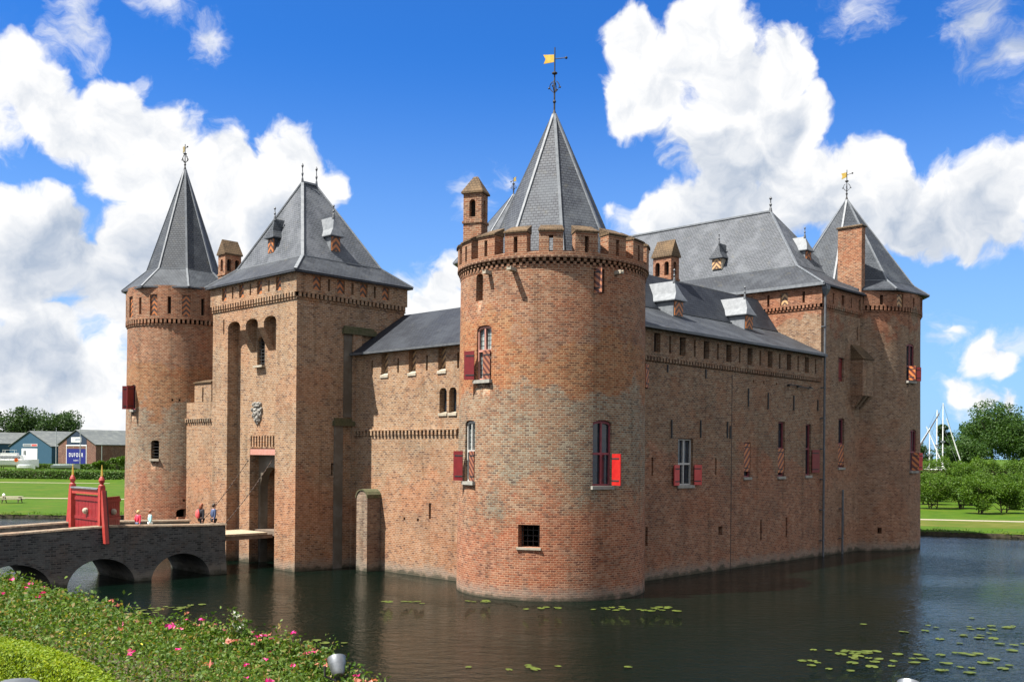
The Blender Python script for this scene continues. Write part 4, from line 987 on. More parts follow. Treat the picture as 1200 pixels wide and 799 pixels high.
window(CWR, org, fw, 9.2, 1.42, 4.9, 7.4, 6.05, 'frame_white', 'glass_dark', 0, left=(172, 'red_dull', (4.9, 6.0), .6), right=(172, 'red_dull', (4.9, 6.0), .6), d=.18)
for c, w, z0, z1, zt in ((15.6, .7, 5.27, 7.28, None), (19.62, .78, 5.27, 8.63, 7.0), (23.1, .7, 5.3, 8.58, 7.0)):
    if c == 15.6: window(CWR, org, fw, c, w, z0, z1, None, 'frame_wine', 'glass_dark', 0, left=(0, 'stripe_left', (5.6, 7.24), .66), d=.14, mull=False)
    elif c == 19.62: window(CWR, org, fw, c, w, z0, z1, zt, 'frame_wine', 'glass_dark', 0, left=(0, 'stripe_left', (5.5, 6.98), .74), d=.16, mull=False)
    else: window(CWR, org, fw, c, w, z0, z1, zt, 'frame_wine', 'glass_dark', 0, right=(165, 'red_deep', (5.48, 6.95), .68), d=.16, mull=False)
mb = MB(); L = Loc(fw, 5.45); L.leaf(mb, .28, -.56, 9.98, 11.18, 20, n0=-.02, mi2=1); mb.build('shutter', ['stripe_left', 'iron'], CWR, org)
for c, z0, z1 in ((15.63, 9.42, 10.49), (17.93, 9.36, 10.35), (21.1, 9.41, 10.35), (24.3, 9.5, 10.2), (7.41, 10.9, 11.3), (11.08, 10.8, 11.3), (7.83, 7.42, 8.4), (10.61, 7.5, 8.47), (13.36, 7.53, 8.47), (13.66, 7.5, 8.23)):
    mb = MB(); L = Loc(fw, c); L.box(mb, -.045, .045, z0, z1, -.02, .06); mb.build('wall_anchor', 'iron', CWR, org)
mb = MB(); L = Loc(fw, 21.7); L.box(mb, -1.6, 0, 10.94, 11.0, .18, .24); L.box(mb, -.4, 1.55, 10.86, 10.92, .18, .24)
for a in (-1.4, -.2, 1.4): L.box(mb, a - .03, a + .03, 10.87, 10.99, -.02, .179)
mb.build('iron_rail', 'iron', CWR, org)
mb = MB(); L = Loc(fw, 13.85); L.box(mb, -.035, .035, -.2, 11.2, -.01, .012); mb.build('movement_joint', 'iron_rust', CWR, org)
E_ = [[Vector((3.6, -2.0, 13.18)), Vector((24.69, -2.0, 13.18)), Vector((24.69, 8.5, 13.18)), Vector((3.6, 8.5, 13.18))],
      [Vector((3.6, 1.5, 14.9)), Vector((24.69, 1.5, 14.9)), Vector((24.69, 5.0, 14.9)), Vector((3.6, 5.0, 14.9))],
      [Vector((4.5, 3.0, 17.15)), Vector((24.69, 3.0, 17.15)), Vector((24.69, 3.4, 17.15)), Vector((4.5, 3.4, 17.15))]]
o = hiproof(CWR, org, E_, ['slate_skirt', 'slate_dark'], hip=False)
mb = MB(); mb.bar((4.5, 3.2, 17.2), (24.6, 3.2, 17.2), .3, .1); mb.bar((3.7, 1.5, 14.93), (24.6, 1.5, 14.93), .1, .04); mb.build('ridge_flashing', 'lead_dark', o, org)
mb = MB(); mb.box(3.7, 24.6, -2.10, -2.005, 13.02, 13.15); mb.build('gutter', 'lead_dark', CWR, org)
for vv in (11.45, 19.2): dormer(CWR, org, vv, .55, (0, -1), .95, 14.45, 15.35, 16.55, 2.2, 'lead', 'lead')
chimney(CWR, org, 14.9, 3.85, 0, .85, 1.35, 15.2, 18.75, 19.85, 'brick_grey', True, 'chimney', False)

# ================================================================== GREAT HALL
GH, org = castle_thing('great_hall', 29.5, 14, 'tall hall wing with the largest pale slate roof behind the shaded curtain wall', 'hall')
HV0, HV1, HU0, HU1 = 24.7, 34.3, -1.57, 31.0; mb = MB()
fa = face_v(HV0); fb = face_u(HU0)
hops = [op(27.65, .8, 11.6, 13.2, .3), op(27.75, .85, 5.78, 9.1, .3), op(28.18, .22, 1.25, 2.6, .35), op(30.6, .35, 1.2, 1.65, .35), op(30.05, .16, 14.6, 15.5, .3)]
wall(mb, fa, HU0, HU1, -2, 16.30, [], 1, 2); wall(mb, fb, HV0, HV1, -2, 16.30, hops, .8, 2); wall(mb, face_v(HV1, 1), HU0, HU1, -2, 17.85, [], 3, 5); wall(mb, face_u(HU1, 1), HV0, HV1, -2, 17.85, [], 3, 5)
mb.build('wall', ['brick_grey', 'dark_inside'], GH, org)
mb = MB(); fa2 = face_v(HV0 - .1); fb2 = face_u(HU0 - .1)
wall(mb, fa2, HU0 - .1, HU1, 16.55, 17.86, [op(1.06 + 2.6 * i, .56, 16.65, 17.5, .26, 0, 1) for i in range(9)] + [op(-.36 + 2.6 * i, .18, 16.7, 17.45, .3, 0, 1) for i in range(9)], .8, 2)
wall(mb, fb2, HV0 - .1, HV1, 16.55, 17.86, [op(26.2, .18, 16.7, 17.4, .3, 0, 1), op(27.6, .4, 16.7, 17.4, .3, 0, 1), op(28.9, .18, 16.7, 17.4, .3, 0, 1), op(30.2, .4, 16.7, 17.4, .3, 0, 1)], .8, 2)
mb.face([fa2(HU0 - .1, 16.55), fa2(HU1, 16.55), fa2(HU1, 16.55, .2), fa2(HU0 - .1, 16.55, .2)]); mb.face([fb2(HV0 - .1, 16.55), fb2(HV1, 16.55), fb2(HV1, 16.55, .2), fb2(HV0 - .1, 16.55, .2)])
mb.build('upper_wall', ['brick_grey', 'dark_inside'], GH, org)
mb = MB(); dentils(mb, fa, HU0, 12, 16.3, 16.547, .27, .15, .12, .03); dentils(mb, fb, HV0, 32, 16.3, 16.547, .27, .15, .12, .03); Loc(fa, 5.2).box(mb, -6.75, 6.75, 16.22, 16.298, -.03, .05); Loc(fb, 28.35).box(mb, -3.6, 3.6, 16.22, 16.298, -.03, .05)
dentils(mb, fa2, HU0, 12, 17.62, 17.8, .3, .15, .07, .02); mb.build('dentil_frieze', 'brick_grey', GH, org)
for i in range(3): chevron(GH, org, Loc(fa2, 1.06 + 2.6 * i), .52, 16.67, 17.48, -.12, pale=True)
mb = MB(); L = Loc(fb, 27.65); L.leaf(mb, -.4, .78, 11.62, 13.18, 0, n0=-.2, mi2=1); mb.build('shutter', ['red_deep', 'iron'], GH, org)
window(GH, org, fb, 27.75, .83, 5.8, 9.08, 7.4, 'frame_wine', 'glass_dark', 0, left=(0, 'stripe_left', (5.95, 7.35), .8), d=.16, mull=False)
rr = [rect(HV0 - .38, HV1 + .38, HU0 - .38, HU1 + .38, 17.82), rect(26.6, 32.4, 1.2, 28.2, 19.65), [Vector((29.5, 4.9, 24.5)), Vector((29.5, 4.9, 24.5)), Vector((29.5, 27, 24.5)), Vector((29.5, 27, 24.5))]]
o = hiproof(GH, org, [[Vector(p) for p in r] for r in rr], ['slate_skirt', 'slate_pale'])
mb = MB(); finial(mb, 29.5, 4.9, 24.5, 1.1, .08); mb.build('finial', 'lead_dark', o, org)
mb = MB(); mb.box(HV0 - .40, HV0 - .37, HU0 - .4, 12, 17.7, 17.9); mb.build('eaves_board', 'lead', o, org)
dormer(GH, org, 26.85, 7.75, (-1, 0), .85, 20.2, 21.0, 22.2, 1.3, 'stone', 'slate_mid', True)
dormer(GH, org, 29.7, 2.0, (0, -1), .85, 20.5, 21.2, 22.3, 1.6, 'lead', 'lead')
chimney(GH, org, 30.55, -.85, 0, .55, 1.75, 16.5, 22.55, 22.7, 'brick_warm', False)
# garderobe oriel
mb = MB(); a0, a1 = 29.1, 30.75; n1_ = .85
mb.box(a0, a1, HU0 - n1_, HU0 - .003, 10.7, 13.2)
for c in (a0 + .2, (a0 + a1) / 2, a1 - .2): mb.prism([Vector((c - .14, HU0 - .003, 10.697)), Vector((c - .14, HU0 - n1_ + .05, 10.697)), Vector((c - .14, HU0 - .003, 9.75))], (.28, 0, 0))
o = mb.build('garderobe', 'brick_grey', GH, org)
mb = MB(); mb.prism([Vector((a0 - .08, HU0 - n1_ - .1, 13.203)), Vector((a0 - .08, HU0 - .004, 13.203)), Vector((a0 - .08, HU0 - .004, 14.25))], (a1 - a0 + .16, 0, 0)); mb.build('garderobe_roof', 'tile_brown', o, org)
for vv, z1_ in ((24.78, 17.2), (27.55, 4.3)):
    mb = MB(); mb.tube([(vv, HU0 - .24, -.3), (vv, HU0 - .24, z1_)], .075, 8)
    for z in range(1, int(z1_), 2): mb.box(vv - .12, vv + .12, HU0 - .3, HU0 - .003, z, z + .06)
    if z1_ > 10: mb.rings([rect(vv - .1, vv + .1, HU0 - .34, HU0 - .14, 17.1), rect(vv - .24, vv + .24, HU0 - .46, HU0 - .11, 17.45), rect(vv - .24, vv + .24, HU0 - .46, HU0 - .11, 17.72)], True, 0, True, True)
    mb.build('downpipe', 'lead_dark', GH, org)

# ================================================================== STONE BRIDGE
BR, org = castle_thing('stone_bridge', -16, 17.6, 'dark grey stone bridge on low arches leading to the castle gate', 'bridge')
BU0, BU1 = 15.5, 19.75; arches = [(-11.12, 1.62), (-15.25, 1.66), (-19.3, 1.7), (-23.4, 1.7)]
def ztop(v): return 2.72 + .10 * math.exp(-((v + 15) / 3.5) ** 2) - .012 * abs(v + 15)
mb = MB(); xs = sorted(set([-8.62 - i * .25 for i in range(76)] + [c + s * h * math.cos(PI * k / 16) for c, h in arches for s in (1,) for k in range(17)]))
def zl(v):
    for c, h in arches:
        if abs(v - c) < h - 1e-6: return -.12 + 1.36 * math.sqrt(max(0, 1 - ((v - c) / h) ** 2))
    return None
PW = .38
for a, b in zip(xs, xs[1:]):
    if b - a < 1e-5: continue
    m_ = (a + b) / 2; inside = zl(m_) is not None
    za = (zl(a) if zl(a) is not None else -.12) if inside else -2.2; zb = (zl(b) if zl(b) is not None else -.12) if inside else -2.2
    for u in (BU0, BU1): mb.face([(a, u, za), (b, u, zb), (b, u, ztop(b) - .08), (a, u, ztop(a) - .08)], [(a, za), (b, zb), (b, ztop(b) - .08), (a, ztop(a) - .08)])
    for u in (BU0 + PW, BU1 - PW): mb.face([(a, u, 1.9), (b, u, 1.9), (b, u, ztop(b) - .08), (a, u, ztop(a) - .08)], [(a, 1.9), (b, 1.9), (b, 2.7), (a, 2.7)])
    if inside: mb.face([(a, BU0, za), (b, BU0, zb), (b, BU1, zb), (a, BU1, za)], [(a, 0), (b, 0), (b, 4.2), (a, 4.2)])
for c, h in arches:      # arch reveals down into the water
    for s in (-1, 1): mb.face([(c + s * h, BU0, -2.2), (c + s * h, BU1, -2.2), (c + s * h, BU1, -.12), (c + s * h, BU0, -.12)], [(0, 0), (4, 0), (4, 2), (0, 2)])
v0 = xs[-1]; mb.face([(v0, BU0, -2.2), (v0, BU1, -2.2), (v0, BU1, 1.9), (v0, BU0, 1.9)], [(0, -2), (4, -2), (4, 2), (0, 2)])
for u0, u1 in ((BU0, BU0 + PW), (BU1 - PW, BU1)): mb.face([(v0, u0, 1.9), (v0, u1, 1.9), (v0, u1, ztop(v0) - .08), (v0, u0, ztop(v0) - .08)])
mb.hexa([(-8.9, BU0 - .14, -2.2), (-8.45, BU0 - .14, -2.2), (-8.45, BU1 + .14, -2.2), (-8.9, BU1 + .14, -2.2), (-8.9, BU0 + .02, 1.3), (-8.6, BU0 + .02, 1.3), (-8.6, BU1 - .02, 1.3), (-8.9, BU1 - .02, 1.3)])
mb.build('span', 'brick_bridge', BR, org)
for u0, u1 in ((BU0 - .05, BU0 + PW + .04), (BU1 - PW - .04, BU1 + .05)):
    mb = MB()
    for i in range(60):
        a, b = -8.55 - i * .31, -8.55 - (i + .97) * .31
        mb.hexa([(b, u0, ztop(b) - .077), (a, u0, ztop(a) - .077), (a, u1, ztop(a) - .077), (b, u1, ztop(b) - .077), (b, u0 + .03, ztop(b)), (a, u0 + .03, ztop(a)), (a, u1 - .03, ztop(a) + .03), (b, u1 - .03, ztop(b) + .03)])
    o = mb.build('coping', 'brick_coping', BR, org)
mb = MB(); mb.box(-27, -8.65, BU0 + PW + .003, BU1 - PW - .003, 1.6, 1.94); mb.build('deck', 'gravel', BR, org)

# red gate standing across the bridge
RG, org = castle_thing('bridge_gate', -15.2, 17.5, 'red painted wooden gate with gilded post tips standing across the bridge', 'gate')
for u, sg in ((15.72, -1), (19.15, 1)):
    mb = MB(); v = -15.2
    mb.box(v - .13, v + .13, u - .13, u + .13, 1.7, 4.72); mb.lathe((v, u, 0), [(.15, 4.721), (.15, 4.79), (.08, 4.85), (.13, 4.95), (.15, 5.04), (.10, 5.16), (.05, 5.24)], 12)
    p = mb.build('post', 'red_gate', RG, org)
    mb = MB(); mb.lathe((v, u, 0), [(.06, 5.241), (.05, 5.4), (.015, 5.8)], 8); mb.build('gilded_tip', 'gold', p, org)
    mb = MB(); mb.hexa([(v - .09, u + sg * .55 - .15, 2.0), (v + .09, u + sg * .55 - .15, 2.0), (v + .09, u + sg * .55 + .15, 2.0), (v - .09, u + sg * .55 + .15, 2.0), (v - .09, u + sg * .133 - .12, 4.55), (v + .09, u + sg * .133 - .12, 4.55), (v + .09, u + sg * .133 + .12, 4.55), (v - .09, u + sg * .133 + .12, 4.55)])
    mb.build('brace', 'red_gate', p, org)
    if sg < 0:
        mb = MB(); mb.hexa([(v + .093, u + sg * .55 - .16, 2.03), (v + .13, u + sg * .55 - .16, 2.03), (v + .13, u + sg * .55 + .16, 2.03), (v + .093, u + sg * .55 + .16, 2.03), (v + .093, u + sg * .14 - .13, 4.55), (v + .13, u + sg * .14 - .13, 4.55), (v + .13, u + sg * .14 + .13, 4.55), (v + .093, u + sg * .14 + .13, 4.55)]); mb.build('iron_strap', 'iron', p, org)
mb = MB(); mb.box(-15.3, -15.1, 15.86, 19.01, 4.32, 4.58); mb.build('crossbeam', 'red_gate', RG, org)
mb = MB(); mb.box(-15.38, -15.02, 15.86, 19.01, 4.583, 4.65); mb.build('crossbeam_cap', 'lead', RG, org)
def gate_leaf(p0, p1, z0, z1):
    mb = MB(); a = Vector((*p0, 0)); d = Vector((*p1, 0)) - a; L_ = d.length; d.normalize(); n = 7
    for i in range(n):
        p = a + d * (L_ * i / n); q_ = a + d * (L_ * (i + .94) / n); mb.bar(p + Vector((0, 0, (z0 + z1) / 2)), q_ + Vector((0, 0, (z0 + z1) / 2)), .06, z1 - z0)
    nv = Vector((-d.y, d.x, 0))
    for z in (z0 + .25, (z0 + z1) / 2, z1 - .2):
        for s in (-1, 1): mb.bar(a + nv * .055 * s + Vector((0, 0, z)), a + d * L_ + nv * .055 * s + Vector((0, 0, z)), .045, .15)
    o = mb.build('gate_leaf', 'red_paint_gate', RG, org)
    for s in (-1, 1):
        b2 = MB(); c = a + d * L_ * .5 + nv * .10 * s + Vector((0, 0, (z0 + z1) / 2 + .35)); b2.ball(c, .16, 10, 6, (1, 1, 1)); b2.build('rosette', 'stone', o, org)
noisy('red_paint_gate', (.17, .006, .008), (.21, .010, .012), 4, .5, .4)
gate_leaf((-15.2, 18.7), (-15.2, 15.95), 2.0, 4.28)
gate_leaf((-15.0, 15.95), (-13.7, 17.05), 2.0, 4.2)

# ================================================================== PEOPLE ON THE BRIDGE
def skinmesh(verts, edges, radii, sub=1):
    me = bpy.data.meshes.new('figure'); me.from_pydata([Vector(v) for v in verts], edges, [])
    o = bpy.data.objects.new('figure', me); COL.objects.link(o)
    md = o.modifiers.new('skin', 'SKIN'); md.use_smooth_shade = True
    for i, r in enumerate(radii):
        sv = me.skin_vertices[0].data[i]; sv.radius = r if isinstance(r, tuple) else (r, r); sv.use_root = (i == 0)
    o.modifiers.new('sub', 'SUBSURF').levels = sub; o.modifiers['sub'].render_levels = sub
    dg = bpy.context.evaluated_depsgraph_get(); dg.update()
    nm = bpy.data.meshes.new_from_object(o.evaluated_get(dg)); bpy.data.objects.remove(o); return nm
def person(label, v, u, z, head, h, hair, top, legs, long_hair=False, bag=None, group='visitors on the bridge', stride=.22, child=False):
    k = h / 1.75; T = empty('person', cw(v, u, z), head, label, 'person', group)      # faces local +Y
    S = stride
    J = dict(pel=(0, 0, .95), sp=(0, -.01, 1.13), ch=(0, 0, 1.33), nk=(0, .01, 1.49), hb=(0, .03, 1.57), hd=(0, .035, 1.66), ht=(0, .02, 1.735),
             sl=(-.18, 0, 1.42), el=(-.24, -.06, 1.15), wl=(-.235, .06, .92), hl=(-.235, .09, .84), sr=(.18, 0, 1.42), er=(.24, -.02, 1.15), wr=(.25, -.10, .91), hr=(.25, -.12, .83),
             pl=(-.09, 0, .9), kl=(-.10, S * .75, .5), al=(-.10, S, .085), tl=(-.10, S + .17, .04), pr=(.09, 0, .9), kr=(.10, -.02, .49), ar=(.10, -S * 1.2, .12), tr=(.10, -S * 1.2 + .15, .035))
    if child: J['hd'] = (0, .035, 1.64)
    def grow(names, edges, rad, mt, nm, parent=None, extra=None):
        ix = {n: i for i, n in enumerate(names)}
        me = skinmesh([Vector(J[n]) * k for n in names], [(ix[a], ix[b]) for a, b in edges], [tuple(x * k for x in rad[n]) if isinstance(rad[n], tuple) else rad[n] * k for n in names])
        if extra:
            import bmesh
            bm = bmesh.new(); bm.from_mesh(me)
            for c, r, sc in extra:
                mx = Matrix.Translation(Vector(c) * k) @ Matrix.Diagonal((*[r * s * k for s in sc], 1)); bmesh.ops.create_icosphere(bm, subdivisions=2, radius=1, matrix=mx)
            bm.to_mesh(me); bm.free()
        me.materials.clear(); me.materials.append(M[mt]); me.name = nm
        o = bpy.data.objects.new(nm, me); COL.objects.link(o); o.parent = parent or T; return o
    fing = []
    for hnd, sg in (('hl', -1), ('hr', 1)):
        p = Vector(J[hnd])
        for i, ln in enumerate((.040, .046, .043, .034)): fing.append((p + Vector((sg * .004, .028 - .018 * i, -.055 - ln * .3)), 1, (.0085, .009, ln * .62)))
        fing.append((p + Vector((-sg * .028, .03, -.02)), 1, (.01, .012, .03)))
    hs = 1.12 if child else 1.0
    ex = fing + [((0, .135 * hs, 1.655), 1, (.014, .02, .026)), ((-.092, .03, 1.655), 1, (.014, .026, .034)), ((.092, .03, 1.655), 1, (.014, .026, .034)), ((0, .112, 1.60), 1, (.028, .014, .009))]
    grow(list(J), [('pel', 'sp'), ('sp', 'ch'), ('ch', 'nk'), ('nk', 'hb'), ('hb', 'hd'), ('hd', 'ht'), ('ch', 'sl'), ('sl', 'el'), ('el', 'wl'), ('wl', 'hl'), ('ch', 'sr'), ('sr', 'er'), ('er', 'wr'), ('wr', 'hr'), ('pel', 'pl'), ('pl', 'kl'), ('kl', 'al'), ('al', 'tl'), ('pel', 'pr'), ('pr', 'kr'), ('kr', 'ar'), ('ar', 'tr')],
         dict(pel=(.13, .10), sp=(.115, .09), ch=(.135, .10), nk=.05, hb=.068 * hs, hd=.088 * hs, ht=.06 * hs, sl=.055, el=.04, wl=.028, hl=(.03, .022), sr=.055, er=.04, wr=.028, hr=(.03, .022), pl=.085, kl=.055, al=.038, tl=.03, pr=.085, kr=.055, ar=.038, tr=.03), 'skin', 'body', extra=ex)
    e = MB()
    for s in (-1, 1): e.ball(Vector((s * .034, .118 * hs, 1.675)) * k, .011 * k, 8, 6)
    e.build('eyes', 'eye', T)
    grow(['pel', 'sp', 'ch', 'sl', 'el', 'wl', 'sr', 'er', 'wr'], [('pel', 'sp'), ('sp', 'ch'), ('ch', 'sl'), ('sl', 'el'), ('el', 'wl'), ('ch', 'sr'), ('sr', 'er'), ('er', 'wr')],
         dict(pel=(.165, .135), sp=(.15, .125), ch=(.165, .13), sl=.08, el=.06, wl=.043, sr=.08, er=.06, wr=.043), top, 'jacket')
    grow(['pel', 'pl', 'kl', 'al', 'pr', 'kr', 'ar'], [('pel', 'pl'), ('pl', 'kl'), ('kl', 'al'), ('pel', 'pr'), ('pr', 'kr'), ('kr', 'ar')], dict(pel=(.14, .11), pl=.10, kl=.072, al=.055, pr=.10, kr=.072, ar=.055), legs, 'trousers')
    sh = MB()
    for a, t_ in (('al', 'tl'), ('ar', 'tr')):
        p, q_ = Vector(J[a]), Vector(J[t_]); c = (p + q_) / 2; sh.ball(Vector((c.x, c.y - .01, c.z - .015)) * k, .05 * k, 8, 6, (.95, 2.6, .95))
    sh.build('shoes', 'shoe', T, smooth=True)
    hm = MB(); hm.ball(Vector((0, .015, 1.685)) * k, .108 * hs * k, 14, 9, (1, 1.02, .98))
    if long_hair: hm.ball(Vector((0, -.045, 1.58)) * k, .105 * k, 12, 8, (1.05, .75, 1.35))
    else: hm.ball(Vector((0, -.035, 1.65)) * k, .092 * hs * k, 12, 8, (1, .85, 1))
    # trim the face side by sinking the cap behind the brow
    hm.v = [Vector((p.x, min(p.y, (.075 if p.z > 1.70 * k else .03) * k), p.z)) for p in hm.v]
    hm.build('hair', hair, T, smooth=True)
    if bag:
        bg = MB(); bg.ball(Vector((-.06, -.19, 1.2)) * k, .17 * k, 12, 8, (.95, .5, 1.45)); bg.tube([Vector(p) * k for p in ((-.13, -.13, 1.42), (-.13, .06, 1.46), (-.12, .14, 1.3))], .018 * k, 6)
        bg.build('shoulder_bag', bag, T, smooth=True)
    return T
HD = TH - PI / 2        # facing the gate
person('woman with long red-brown hair, dark coat and red bag walking to the gate', -9.35, 16.75, 1.945, HD + .1, 1.74, 'hair_red', 'cloth_black', 'cloth_black', True, 'bag_red')
person('dark-haired man in a navy jacket walking to the gate at the end of the bridge', -8.98, 16.1, 1.945, HD - .15, 1.76, 'hair_dark', 'cloth_navy', 'cloth_black', stride=.26)
person('fair-haired child in a red top on the bridge', -12.0, 18.55, 1.945, HD + .25, 1.38, 'hair_fair', 'cloth_red', 'cloth_navy', child=True, stride=.14)
person('brown-haired child in a pale turquoise top on the bridge', -11.55, 18.1, 1.945, HD - .2, 1.40, 'hair_red', 'cloth_teal', 'cloth_pale', child=True, stride=.14)

# ================================================================== FOLIAGE HELPERS
def leaf_mesh(name, pts, size, mats, mi=None, up=.25, seed=0, aspect=.55, parent=None, nrm=None):
    rng = np.random.default_rng(seed); n = len(pts)
    if np.isscalar(size): size = np.full(n, size)
    size = size * rng.uniform(.65, 1.35, n)
    nv = rng.normal(size=(n, 3)); nv[:, 2] += up * 2
    if nrm is not None: nv = nv * .7 + nrm
    nv /= np.linalg.norm(nv, axis=1)[:, None]
    a = rng.normal(size=(n, 3)); a -= nv * (a * nv).sum(1)[:, None]; a /= np.linalg.norm(a, axis=1)[:, None]; b = np.cross(nv, a)
    V = np.stack([pts - a * size[:, None], pts + b * (size * aspect)[:, None] + nv * (size * .12)[:, None], pts + a * size[:, None], pts - b * (size * aspect)[:, None] + nv * (size * .12)[:, None]], 1).reshape(-1, 3)
    me = bpy.data.meshes.new(name); me.vertices.add(4 * n); me.loops.add(4 * n); me.polygons.add(n)
    me.vertices.foreach_set('co', V.astype(np.float32).ravel()); me.loops.foreach_set('vertex_index', np.arange(4 * n, dtype=np.int32))
    me.polygons.foreach_set('loop_start', np.arange(0, 4 * n, 4, dtype=np.int32))
    if mi is not None: me.polygons.foreach_set('material_index', mi.astype(np.int32))
    for x in mats: me.materials.append(M[x])
    me.update(calc_edges=True)
    o = bpy.data.objects.new(name, me); COL.objects.link(o)
    if parent: o.parent = parent
    return o
def crown_pts(rng, n, c, rx, ry, rz, k, cr, low=-.7):
    d = rng.normal(size=(k, 3)); d /= np.linalg.norm(d, axis=1)[:, None]; d[:, 2] = np.where(d[:, 2] < low, -d[:, 2] * .5, d[:, 2])
    C = d * rng.uniform(.35, .95, (k, 1)) * np.array([rx, ry, rz]) + np.array(c)
    w = rng.uniform(.5, 1.4, k); idx = rng.choice(k, n, p=w / w.sum()); q = rng.normal(size=(n, 3)); q /= np.linalg.norm(q, axis=1)[:, None]
    r = cr * w[idx] * rng.uniform(.25, 1.0, n) ** .5
    return C[idx] + q * r[:, None] * np.array([1, 1, .75])
def tree(name, label, cat, group, x, y, z, h, rx, leafm, seed, n=3000, size=.3, trunk=.3, base=.25, k=26, ry=None, multi=False, loc_only=False):
    rng = np.random.default_rng(seed); T = empty(name, (x, y, z), 0, label, cat, group); ry = ry or rx
    zc = h * (1 + base) / 2; rz = h * (1 - base) / 2 * .92
    pts = crown_pts(rng, n, (0, 0, zc), rx * .85, ry * .85, rz * .85, k, min(rx, rz) * .42)
    leaf_mesh('crown', pts, size, [leafm], seed=seed, parent=T)
    mb = MB(); rnd = random.Random(seed)
    stems = 4 if multi else 1
    for s in range(stems):
        a = rnd.uniform(0, 6.28); lean = .28 * rx if multi else .05 * h
        p1 = (math.cos(a) * lean * .5, math.sin(a) * lean * .5, h * base); p2 = (math.cos(a) * lean, math.sin(a) * lean, h * .72)
        mb.tube([(0, 0, -.2), (p1[0] * .3, p1[1] * .3, h * base * .4), p1, p2], [trunk * (1.25 if not multi else .8), trunk * .8, trunk * .6, trunk * .15], 7)
        for i in range(4):
            b_ = rnd.uniform(0, 6.28); q0 = Vector(p1).lerp(Vector(p2), .15 + .18 * i); r_ = rx * rnd.uniform(.4, .75)
            mb.tube([q0, q0 + Vector((math.cos(b_) * r_ * .5, math.sin(b_) * r_ * .5, rz * .25)), q0 + Vector((math.cos(b_) * r_, math.sin(b_) * r_, rz * .55))], [trunk * .35, trunk * .22, trunk * .07], 5)
    mb.build('trunk', 'bark', T)
    return T
def hedge(name, label, cat, p0, p1, w, h, leafm, n, size, seed, zf, group=None, rough=1.0):
    rng = np.random.default_rng(seed); a = Vector((*p0, 0)); d = Vector((*p1, 0)) - a; L_ = d.length; d.normalize(); nn = Vector((-d.y, d.x, 0)); m_ = (Vector((*p0, 0)) + Vector((*p1, 0))) / 2
    T = empty(name, (m_.x, m_.y, zf(m_.x, m_.y)), 0, label, cat, group); z0 = zf(m_.x, m_.y)
    s = rng.uniform(0, L_, n); side = rng.integers(0, 3, n); t = rng.uniform(-.5, .5, n); zz = rng.uniform(0, 1, n)
    wob = rough * (.10 * np.sin(s * 1.1 + seed) + .08 * np.sin(s * 2.7) + .05 * np.sin(s * 7.3))
    off = np.where(side == 0, t * w, np.sign(t) * w / 2 * (1 + .12 * wob)); z = np.where(side == 0, h * (1 + .22 * wob), zz * h * (1 + .22 * wob))
    off = off + rng.normal(0, .035 * w, n); z = z + rng.normal(0, .03 * h * rough ** .5, n)
    X = a.x + d.x * s + nn.x * off; Y = a.y + d.y * s + nn.y * off
    Z = np.array([zf(x, y) for x, y in zip(X, Y)]) + z
    pts = np.stack([X - m_.x, Y - m_.y, Z - z0], 1)
    nrm = np.stack([np.where(side == 0, 0, nn.x * np.sign(t)), np.where(side == 0, 0, nn.y * np.sign(t)), np.where(side == 0, 1.2, .2)], 1)
    leaf_mesh('foliage', pts, size, [leafm], seed=seed, parent=T, nrm=nrm)
    mb = MB(); k = max(2, int(L_ / 3)); q = []
    for i in range(k + 1):
        c = a + d * (L_ * i / k); q.append([Vector((c.x + nn.x * o - m_.x, c.y + nn.y * o - m_.y, zf(c.x, c.y) - z0 + zz_)) for o, zz_ in ((-w * .44, -.1), (-w * .44, h * (.96 - .05 * rough)), (w * .44, h * (.96 - .05 * rough)), (w * .44, -.1))])
    mb.rings(q, True, 0, True, True); mb.build('branches', 'soil' if leafm != 'leaf_box' else 'leaf_hedge', T)
    return T

# ================================================================== LEFT BACKGROUND: hedges, sheds, boats, trees, picnic table
hedge('clipped_hedge', 'long clipped hedge along the far edge of the left lawn', 'hedge', (-135, 196), (-52, 194), 3.0, 1.55, 'leaf_hedge', 26000, .17, 3, gz)
hedge('clipped_hedge', 'low bushy hedge in front of the brick shed', 'hedge', (-113, 232), (-84, 228), 2.2, 1.3, 'leaf_orchard', 9000, .22, 4, gz)
for i, (x, y, h, r_, lb) in enumerate([(-88, 222, 3.6, 2.4, 'rounded green shrub at the right end of the brick shed'), (-94.5, 229, 2.6, 2.2, 'low green shrub in front of the brick shed wall')]):
    tree('shrub', lb, 'shrub', None, x, y, gz(x, y), h, r_, 'leaf_orchard', 60 + i, 2200, .22, .12, .05, 16, multi=True)
for i, (x, y, h, r_, lb, cat_) in enumerate([(-163, 330, 20.5, 8.5, 'dark round tree behind the blue shed', 'tree'), (-150.5, 330, 21.3, 8.8, 'dark round tree behind the brick shed', 'tree'), (-177.5, 335, 21, 5.5, 'dark tree cut by the left edge of the picture', 'tree'), (-172, 345, 12, 8, 'low dark tree between the taller trees at left', 'tree'),
      (-141, 420, 12.5, 7, 'far treetop showing over the brick shed roof', 'tree'), (-130, 430, 12.5, 9, 'far treetop showing beside the left tower over the roof', 'tree')]):
    tree('broadleaf_tree', lb, cat_, None, x, y, 1.6, h, r_, 'leaf_dark', 10 + i, 9000, .38, .5, .12, 34)
